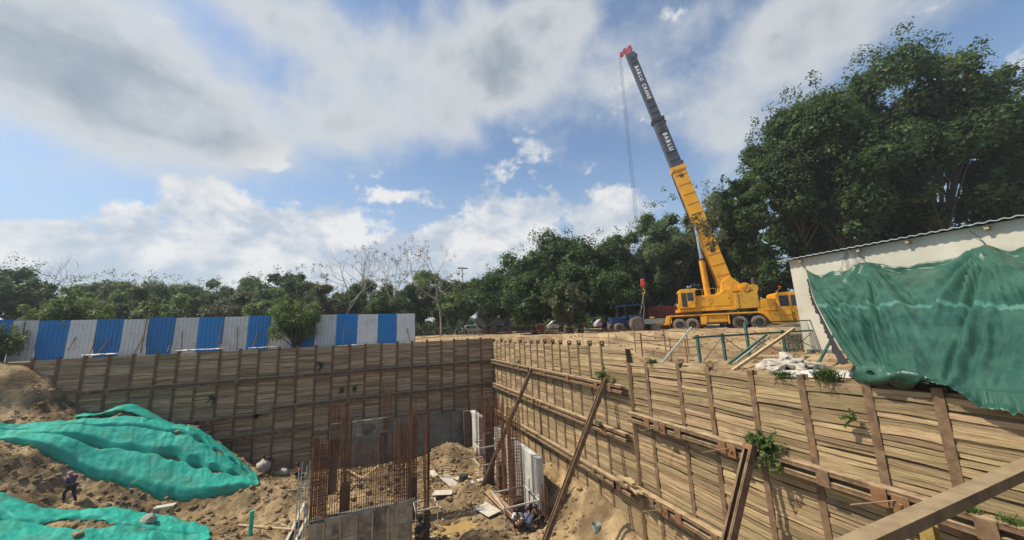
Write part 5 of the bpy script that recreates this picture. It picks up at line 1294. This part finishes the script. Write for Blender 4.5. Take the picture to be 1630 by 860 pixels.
# ------------------------------------------------------------------ vehicles and things under the trees
def at_ground(px, D): p = on_d(px, 525, D); return (p[0], p[1], g(p[0], p[1]))
VIEW_RZ = -YAW                                                          # a thing whose +x runs to the right in the picture
def tractor():
    t = thing('tractor', 'blue farm tractor with a blue canopy beside the crane hook', 'tractor', at_ground(992, 31), VIEW_RZ + .2)
    wheels(t, [(1.35, y, .68) for y in (-.0, 1.5)], .68, .38); wheels(t, [(-.35, y, .4) for y in (.1, 1.4)], .4, .25)
    def bx(n, b, mat, bev=.04):
        m = MB(); m.box(*b); o = m.build(n, mt[mat], t); md = o.modifiers.new('e', 'BEVEL'); md.width = bev; md.segments = 2
    bx('bonnet', (-.75, .75, .5, 1.0, .75, 1.3), 'tractor'); bx('body', (.7, 1.6, .45, 1.05, .5, 1.0), 'tractor'); bx('mudguard', (.85, 1.9, -.15, .4, 1.2, 1.45), 'tractor'); bx('mudguard', (.85, 1.9, 1.1, 1.65, 1.2, 1.45), 'tractor'); bx('seat', (1.2, 1.6, .55, .95, 1.1, 1.5), 'black')
    bx('canopy', (.3, 2.0, -.1, 1.6, 2.28, 2.36), 'tractor', .03)
    for x, y in ((.4, .05), (.4, 1.45), (1.9, .05), (1.9, 1.45)): m = MB(); m.tube([(x, y, 1.2), (x, y, 2.3)], .03, 6); m.build('canopy_post', mt['dark'], t)
    m = MB(); m.tube([(-.2, .62, 1.3), (-.2, .62, 1.75)], .035, 8); m.build('exhaust', mt['dark'], t)
tractor()
def trailer():
    t = thing('trailer', 'low grey flat trailer between the tractor and the crane', 'trailer', at_ground(1016, 31.5), VIEW_RZ + .1)
    m = MB(); m.box(0, 3.0, 0, 1.9, .75, .9); m.build('bed', mt['truckgrey'], t)
    for a in ((0, 3.0, -.03, -.001, .7, 1.15), (0, 3.0, 1.901, 1.93, .7, 1.15)): m = MB(); m.box(*a); m.build('side_board', mt['palepipe'], t)
    wheels(t, [(1.7, .0, .38), (1.7, 1.9, .38)], .38, .24)
trailer()
def container():
    t = thing('container', 'dark red brown steel container behind the trailer', 'container', at_ground(1035, 37), VIEW_RZ + .05)
    m = MB(); m.box(0, 6.0, 0, 2.4, .15, 2.5); m.build('body', mt['container'], t)
    for k in range(24): m = MB(); m.box(.1 + k * .25, .2 + k * .25, -.04, -.001, .25, 2.4); m.build('corrugation', mt['container'], t)
    for x in (.1, 5.7): m = MB(); m.box(x, x + .2, .1, 2.3, -.05, .149); m.build('skid', mt['dark'], t)
container()
def truck():
    t = thing('tipper_truck', 'grey tipper truck parked in the shade at the far corner', 'truck', at_ground(760, 44), VIEW_RZ)
    wheels(t, [(x, y, .5) for x in (1.0, 2.1, 5.2) for y in (.1, 2.2)], .5, .35, 'tyre', 'rim')
    m = MB(); m.prism([(0, 1.15), (3.9, 1.15), (4.0, 2.0), (-.2, 2.0)], (0, 0, 0), (1, 0, 0), (0, 0, 1), (0, 1, 0), 0, 2.3); m.build('tipper_body', mt['truckgrey'], t)
    m = MB(); m.box(.2, 6.0, .7, 1.6, .7, 1.0); m.build('chassis', mt['dark'], t)
    m = MB(); m.prism([(4.2, .7), (6.1, .7), (6.1, 1.5), (5.85, 2.55), (4.2, 2.55)], (0, 0, 0), (1, 0, 0), (0, 0, 1), (0, 1, 0), .05, 2.25); c = m.build('cab', mt['truckgrey'], t)
    m = MB(); m.box(4.6, 5.5, .02, .045, 1.65, 2.35); m.build('window', mt['glass'], c)
truck()
def jeep(label, px, D, mat, rz=0.0, w=3.9):
    t = thing('parked_car', label, 'car', at_ground(px, D), VIEW_RZ + rz)
    m = MB(); m.prism([(0, .35), (w, .35), (w, .8), (w - .9, .92), (w - 1.3, 1.5), (.75, 1.52), (.15, 1.0), (0, .8)], (0, 0, 0), (1, 0, 0), (0, 0, 1), (0, 1, 0), 0, 1.65); b = m.build('body', mt[mat], t); md = b.modifiers.new('e', 'BEVEL'); md.width = .07; md.segments = 3
    m = MB(); m.prism([(.75, .98), (w - 1.35, .98), (w - 1.45, 1.4), (.95, 1.42)], (0, 0, 0), (1, 0, 0), (0, 0, 1), (0, 1, 0), -.012, -.002); m.build('side_window', mt['glass'], b)
    wheels(t, [(x, y, .33) for x in (.8, w - .8) for y in (.08, 1.57)], .33, .2)
jeep('black car with a pale bonnet edge parked in the shade left of the orange drill', 800, 43, 'dark', 0)
jeep('white car seen between tree trunks left of the yellow stand', 873, 56, 'carwhite', 0)
jeep('white car seen far between trunks right of the yellow stand', 950, 60, 'carwhite', .1)
jeep('white car far behind the trunks near the middle of the fence gap', 735, 62, 'carwhite', .1)
def drill():
    t = thing('drill_rig', 'small orange drilling machine lit by the sun under the trees', 'machine', at_ground(852, 41), VIEW_RZ)
    m = MB(); m.prism([(0, .2), (1.0, .2), (.9, .8), (.3, 1.0)], (0, 0, 0), (1, 0, 0), (0, 0, 1), (0, 1, 0), 0, .7); m.build('body', mt['orange'], t)
    m = MB(); m.bar((.4, .35, .9), (-1.1, .35, 2.5), .12, .12); m.build('mast', mt['orange'], t)
    wheels(t, [(.2, 0, .2), (.85, 0, .2), (.2, .7, .2), (.85, .7, .2)], .2, .12)
drill()
def stand():
    t = thing('steel_stand', 'yellow steel trestle stand under the trees', 'stand', at_ground(908, 37), VIEW_RZ)
    for a, b in (((.3, 0, 0), (.75, 0, 1.35)), ((1.2, 0, 0), (.75, 0, 1.35)), ((1.3, 0, 0), (1.6, 0, 1.35)), ((2.0, 0, 0), (1.6, 0, 1.35)), ((1.3, .8, 0), (1.6, .8, 1.35)), ((.3, .8, 0), (.75, .8, 1.35))): m = MB(); m.bar(a, b, .1, .1); m.build('leg', mt['yellow2'], t)
    m = MB(); m.box(.1, 2.1, -.1, .9, 1.36, 1.5); m.build('top', mt['yellow2'], t)
stand()
def lamp_post():
    p = on_d(738, 525, 60); t = thing('street_lamp', 'thin street lamp rising above the dark trees behind the bare tree', 'street lamp', (p[0], p[1], -.2))
    m = MB(); m.tube([(0, 0, 0), (0, 0, 11.3)], [.1, .05], 6); m.build('pole', mt['dark'], t); m = MB(); m.box(-.9, .9, -.15, .15, 11.3, 11.45); m.build('lamp_head', mt['dark'], t)
lamp_post()

# ------------------------------------------------------------------ trees
def grow(m, p, d, L, r, depth, q, tips, bend=.25, split=3, up=.25):
    pts = [p]; n = 4
    for k in range(n):
        d = d + np.array([q.gauss(0, bend), q.gauss(0, bend), q.gauss(0, bend * .6) + up * .18]); d /= np.linalg.norm(d); p = p + d * L / n; pts.append(p)
    r1 = r * .62; m.tube(pts, list(np.linspace(r, r1, n + 1)), 6 if r > .05 else 4, False); tips.append((p, r1, depth))
    if depth == 0: return
    for k in range(split):
        a = q.uniform(0, 2 * PI); s = np.cross(d, np.array([math.cos(a), math.sin(a), .3])); s /= np.linalg.norm(s) + 1e-9; nd = d * q.uniform(.6, 1.0) + s * q.uniform(.5, 1.0); nd /= np.linalg.norm(nd)
        grow(m, pts[-1 - (k % 2)], nd, L * q.uniform(.6, .8), r1 * .8, depth - 1, q, tips, bend, split, up)
def tree(label, base, height, crown_r, crown_base, mat, n_leaf, leaf, seed, name='tree', bark='bark', trunk_r=.22, clumps=26, flat=.85, group='trees round the site', lean=(0, 0), open_=.0, aspect=.5):
    q = random.Random(seed); nq = np.random.RandomState(seed); t = thing(name, label, 'tree', base, group=group)
    m = MB(); tips = []; mid = np.array([lean[0] * .5, lean[1] * .5, crown_base])
    m.tube([(0, 0, -.3), mid * .5 + np.array([q.uniform(-.15, .15), q.uniform(-.15, .15), 0]), mid], [trunk_r * 1.25, trunk_r, trunk_r * .8], 8, False)
    cc = np.array([lean[0], lean[1], (height + crown_base) / 2]); rz = (height - crown_base) / 2
    V = []; per = n_leaf // clumps
    for k in range(clumps):
        d = nq.normal(size=3); d /= np.linalg.norm(d); rad = nq.rand() ** .45; c = cc + d * rad * np.array([crown_r * .8, crown_r * .8, rz * .86]); 
        if d[2] < -.2: c[2] += rz * .12
        cr = crown_r * nq.uniform(.22, .40); P, Nn = clump_points(c, cr, int(per * nq.uniform(.6, 1.4) * (cr / (crown_r * .31)) ** 1.5), flat, nq, .5)
        V.append(leaves(P, Nn, leaf, aspect, nq))
        k2 = int(per * .35); P, Nn = clump_points(c, cr * .72, k2, flat, nq, 0); V.append(leaves(P, Nn, leaf * 2.3, .8, nq))
        st = mid + np.array([0, 0, max(0, (c[2] - mid[2]) * .2)]); jm = (st + c) / 2 + nq.normal(size=3) * crown_r * .06
        if k % 2 == 0: m.tube([st, jm, c], [trunk_r * .42, trunk_r * .26, trunk_r * .07], 5, False)
    # ragged sprigs beyond the outline
    ns = max(10, clumps)
    for k in range(ns):
        d = nq.normal(size=3); d[2] = abs(d[2]) * .9 - .15; d /= np.linalg.norm(d); c = cc + d * np.array([crown_r, crown_r, rz]) * nq.uniform(.9, 1.07)
        P, Nn = clump_points(c, crown_r * .11, max(12, per // 14), 1.2, nq, 0); V.append(leaves(P, Nn, leaf, aspect, nq))
    m.build('trunk', mt[bark], t, smooth=True, fix=False)
    obj('crown', leaf_mesh('crown', np.concatenate(V)), mt[mat], t)
    return t
def bare_tree(label, base, height, seed, leafy=0):
    q = random.Random(seed); nq = np.random.RandomState(seed); t = thing('bare_tree', label, 'tree', base, group='bare trees behind the hoarding'); m = MB(); tips = []
    grow(m, np.array([0, 0, -.2]), np.array([q.uniform(-.1, .1), 0, 1.0]), height * .42, height * .014, 4, q, tips, .13, 3, .5)
    m.build('trunk', mt['palebark'], t, smooth=True, fix=False)
    V = []
    for p, r, dp in tips:
        if dp == 0 and q.random() < leafy: P, Nn = clump_points(p, .35, 9, 1, nq, 0); V.append(leaves(P, Nn, .2, .5, nq))
    if V: obj('crown', leaf_mesh('crown', np.concatenate(V)), mt['leaf_olive'], t)
    return t
def gd(px, D): p = on_d(px, 520, D); return (p[0], p[1], g(p[0], p[1]) - .1)
def top_h(px, py, D, z0): return on_d(px, py, D)[2] - z0
def crown_tree(label, px, py, D, rpx, mat, n, leaf, seed, cb=.3, **kw):
    """tree whose top shows at (px,py) at forward distance D with crown half-width rpx pixels"""
    b = gd(px, D); hh = top_h(px, py, D, b[2]); r = np.linalg.norm(on_d(px + rpx, 470, D) - on_d(px, 470, D)); return tree(label, b, hh, r, hh * cb, mat, n, leaf, seed, **kw)
# the wood behind the hoarding, from the left frame edge to the gap
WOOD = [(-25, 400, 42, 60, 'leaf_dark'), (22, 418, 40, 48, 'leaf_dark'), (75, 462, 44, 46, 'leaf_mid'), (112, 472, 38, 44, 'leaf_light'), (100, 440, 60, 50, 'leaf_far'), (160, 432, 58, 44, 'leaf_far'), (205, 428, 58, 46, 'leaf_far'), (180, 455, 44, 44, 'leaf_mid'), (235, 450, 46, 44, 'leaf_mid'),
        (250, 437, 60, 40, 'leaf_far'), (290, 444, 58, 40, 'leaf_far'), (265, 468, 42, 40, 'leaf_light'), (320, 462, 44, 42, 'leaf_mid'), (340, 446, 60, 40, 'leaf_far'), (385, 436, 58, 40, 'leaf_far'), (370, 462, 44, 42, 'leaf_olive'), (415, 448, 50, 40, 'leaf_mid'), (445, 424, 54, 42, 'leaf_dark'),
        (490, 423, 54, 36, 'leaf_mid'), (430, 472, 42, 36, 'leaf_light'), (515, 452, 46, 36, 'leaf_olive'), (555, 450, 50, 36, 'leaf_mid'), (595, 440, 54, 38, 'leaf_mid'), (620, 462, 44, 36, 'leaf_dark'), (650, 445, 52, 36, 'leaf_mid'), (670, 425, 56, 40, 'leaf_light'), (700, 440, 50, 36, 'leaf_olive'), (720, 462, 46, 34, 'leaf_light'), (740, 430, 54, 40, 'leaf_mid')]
POS = ['cut by the left frame edge', 'behind the first grey panel', 'above the second blue panel', 'behind the creeper on the hoarding', 'beyond the creeper on the hoarding', 'behind the third blue panel', 'behind the third white panel', 'over the third blue panel', 'left of the fourth blue panel',
       'behind the fourth blue panel', 'left of the fifth blue panel', 'by the fourth blue panel', 'above the fifth blue panel', 'behind the fifth blue panel', 'left of the sixth blue panel', 'left of the sixth blue panel', 'above the sixth blue panel', 'left above the round shrub',
       'right above the round shrub', 'close behind the round shrub', 'left of the tall bare tree', 'right of the tall bare tree', 'left of the half bare tree', 'below the half bare tree', 'right of the half bare tree', 'over the last white panel', 'under the spreading bare tree', 'right of the hoarding end', 'next to the street lamp']
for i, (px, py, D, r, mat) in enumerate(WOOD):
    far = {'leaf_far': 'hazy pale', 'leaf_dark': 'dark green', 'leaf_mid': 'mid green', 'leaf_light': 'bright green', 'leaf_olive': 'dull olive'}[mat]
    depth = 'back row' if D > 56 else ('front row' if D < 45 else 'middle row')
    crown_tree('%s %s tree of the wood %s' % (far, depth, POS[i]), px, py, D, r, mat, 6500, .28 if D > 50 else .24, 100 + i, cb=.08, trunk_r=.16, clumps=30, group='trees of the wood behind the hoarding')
for i, (px, py, D, lf, lab) in enumerate([(545, 385, 46, .35, 'tall leafless tree left of a second bare one behind the hoarding'), (568, 392, 50, .05, 'slim leafless tree just right of the tall bare one'), (628, 396, 47, .5, 'half bare tree with a few leaves above the blue panels'), (702, 380, 44, .6, 'tallest half bare spreading tree at the end of the hoarding'), (8, 385, 44, .1, 'leafless tree at the left frame edge'), (75, 405, 50, .0, 'thin leafless tree near the left frame edge')]):
    b = gd(px, D); bare_tree(lab, b, top_h(px, py, D, b[2]) * .92, 300 + i, lf)
# shrubs by the hoarding
p = on_y(470, 548, 32.4); 
def shrub(label, px, py, Y, r, mat, n, seed, flat=.8, leaf=.16):
    p = on_y(px, py, Y); t = thing('shrub', label, 'shrub', (p[0], p[1], g(p[0], max(p[1], 31.7)))); q = np.random.RandomState(seed); V = []; m = MB(); up_ = 1.0 if Y > 33.2 else 0
    for k in range(22):
        d = q.normal(size=3); d /= np.linalg.norm(d); c = d * q.rand() ** .5 * r * .75 * np.array([1.15, .5, flat]); c[2] += r * flat * .95 + up_
        P, Nn = clump_points(c, r * q.uniform(.16, .46), n // 22, .7, q, .3); V.append(leaves(P, Nn, leaf, .45, q)); sp_ = c * q.uniform(1.15, 1.5) + np.array([0, 0, r * .1 * q.normal()]); P, Nn = clump_points(sp_, r * .14, n // 90, 1.0, q, 0); V.append(leaves(P, Nn, leaf, .4, q)); m.tube([(0, 0, 0), c * .5, c], [.05, .03, .01], 5, False)
    m.build('stem', mt['bark'], t, fix=False); obj('foliage', leaf_mesh('foliage', np.concatenate(V)), mt[mat], t)
shrub('rounded bright green shrub growing in front of the hoarding', 471, 553, 32.3, 2.25, 'leaf_light', 9000, 41, 1.0)
shrub('leafy shrub hanging over the hoarding at the left frame edge', -14, 556, 32.3, 1.7, 'leaf_light', 3600, 42)
shrub('dark green creeper mass spilling over the second blue panel', 112, 530, 34.2, 2.2, 'leaf_light', 13000, 43, .7)
# dark grove in the middle
GROVE = [(775, 440, 44, 48, 'leaf_dark'), (830, 402, 46, 60, 'leaf_dark'), (892, 364, 44, 72, 'leaf_dark'), (850, 440, 38, 55, 'leaf_dark'), (925, 420, 36, 56, 'leaf_dark'), (965, 372, 46, 62, 'leaf_dark'), (905, 452, 34, 42, 'leaf_olive'), (980, 430, 38, 50, 'leaf_dark'), (1030, 350, 48, 62, 'leaf_mid'), (1005, 400, 50, 60, 'leaf_mid')]
GL = ['first dark tree of the grove, right of the street lamp', 'dark tree second along the grove towards the crane', 'broad dark tree with the highest crown left of the hook rope', 'low dark tree in front of the grove above the truck', 'dark tree in front of the grove above the yellow stand', 'dark tree of the grove just left of the hook rope', 'low olive tree nearest the earth bank', 'dark tree above the blue tractor', 'feathery lighter tree right of the hook rope', 'mid green tree behind the hook rope']
for i, (px, py, D, r, mat) in enumerate(GROVE): crown_tree(GL[i], px, py, D, r, mat, 13000, .27, 400 + i, cb=.13, trunk_r=.28, clumps=40, group='trees of the dark grove')
LIGHT = [(1085, 306, 42, 55, 'leaf_far', 'feathery pale tree left of the crane boom'), (1150, 290, 44, 60, 'leaf_far', 'feathery pale tree behind the crane boom'), (1110, 390, 48, 62, 'leaf_dark', 'dark tree behind the lift cylinders'), (1060, 420, 46, 52, 'leaf_dark', 'dark tree behind the red container'), (1185, 385, 42, 48, 'leaf_mid', 'mid green tree right of the crane boom'), (1236, 400, 40, 58, 'leaf_dark', 'low dark tree behind the carrier cab')]
for i, (px, py, D, r, mat, lab) in enumerate(LIGHT): crown_tree(lab, px, py, D, r, mat, 10000, .26, 430 + i, cb=.2, trunk_r=.24, clumps=30, open_=.3, group='trees behind the crane')
# great tree over the shed
BIG = [(1305, 170, 34, 74, 'leaf_dark', 26000, 'dark leafy tree left of the great one above the shed', .3), (1370, 138, 32, 110, 'leaf_dark', 30000, 'great dark tree rising behind the shed roof', .22), (1540, 58, 32, 120, 'leaf_dark', 36000, 'tallest dark tree at the right above the shed', .18), (1690, 110, 32, 110, 'leaf_dark', 20000, 'dark tree cut by the right frame edge', .18), (1212, 268, 33, 44, 'leaf_mid', 12000, 'sunlit lower tree between the boom and the shed', .3), (1320, 300, 36, 72, 'leaf_dark', 12000, 'shaded tree low behind the shed corner', .1), (1460, 270, 38, 110, 'leaf_dark', 12000, 'shaded tree low behind the middle of the shed roof', .1)]
for i, (px, py, D, r, mat, n, lab, cb) in enumerate(BIG): crown_tree(lab, px, py, D, r, mat, n, .28, 460 + i, cb=cb, trunk_r=.3, clumps=60, group='tall trees behind the shed')
def branch():
    t = thing('leafy_branch', 'leafy olive branch hanging across the yellow crane boom', 'branch', on_d(1128, 360, 27.2)); q = np.random.RandomState(77); V = []; m = MB()
    for k in range(14):
        c = q.normal(size=3) * np.array([.75, .5, 1.0]); P, Nn = clump_points(c, .5, 90, 1, q, .2); V.append(leaves(P, Nn, .2, .5, q)); m.tube([(1.6, .8, .3), c * .5 + np.array([.5, .3, .2]), c], [.05, .03, .01], 5, False)
    obj('foliage', leaf_mesh('foliage', np.concatenate(V)), mt['leaf_olive'], t); m.build('stem', mt['bark'], t, fix=False)
branch()

# far thicket closing the view under the crowns: one mass
def thicket():
    q = np.random.RandomState(5); n = 26000; a = q.uniform(-.86, 1.25, n); D = q.uniform(70, 84, n); x = np.sin(a) * D; y = np.cos(a) * D
    z = (q.rand(n) ** .8) * (3.2 + 1.6 * fbm(a * 14, a * 0, 1.0, 3, 4)) - .2
    P = np.stack([x, y, z], -1); Nn = q.normal(size=(n, 3)) + np.array([0, 0, .6]); Nn /= np.linalg.norm(Nn, axis=1)[:, None]
    o = obj('thicket', leaf_mesh('thicket', leaves(P, Nn, .75, .7, q)), mt['leaf_dark']); stuff(o); tag(o, 'dark distant thicket closing the view under the tree crowns', 'thicket')
thicket()

# humid summer air: far crowns pale a little
def haze():
    m = MB(); m.box(-950, 950, -350, 1250, -11.5, 45); o = m.build('haze', None); stuff(o)
    mat = bpy.data.materials.new('haze'); mat.use_nodes = True; nt = mat.node_tree; nt.nodes.clear()
    v = nt.nodes.new('ShaderNodeVolumePrincipled'); v.inputs['Color'].default_value = (.86, .92, 1.0, 1); v.inputs['Density'].default_value = HAZE; v.inputs['Anisotropy'].default_value = .2
    out = nt.nodes.new('ShaderNodeOutputMaterial'); nt.links.new(v.outputs[0], out.inputs['Volume']); o.data.materials.append(mat)
    tag(o, 'thin humid haze filling the air over the site', 'haze')
HAZE = .0007
haze()
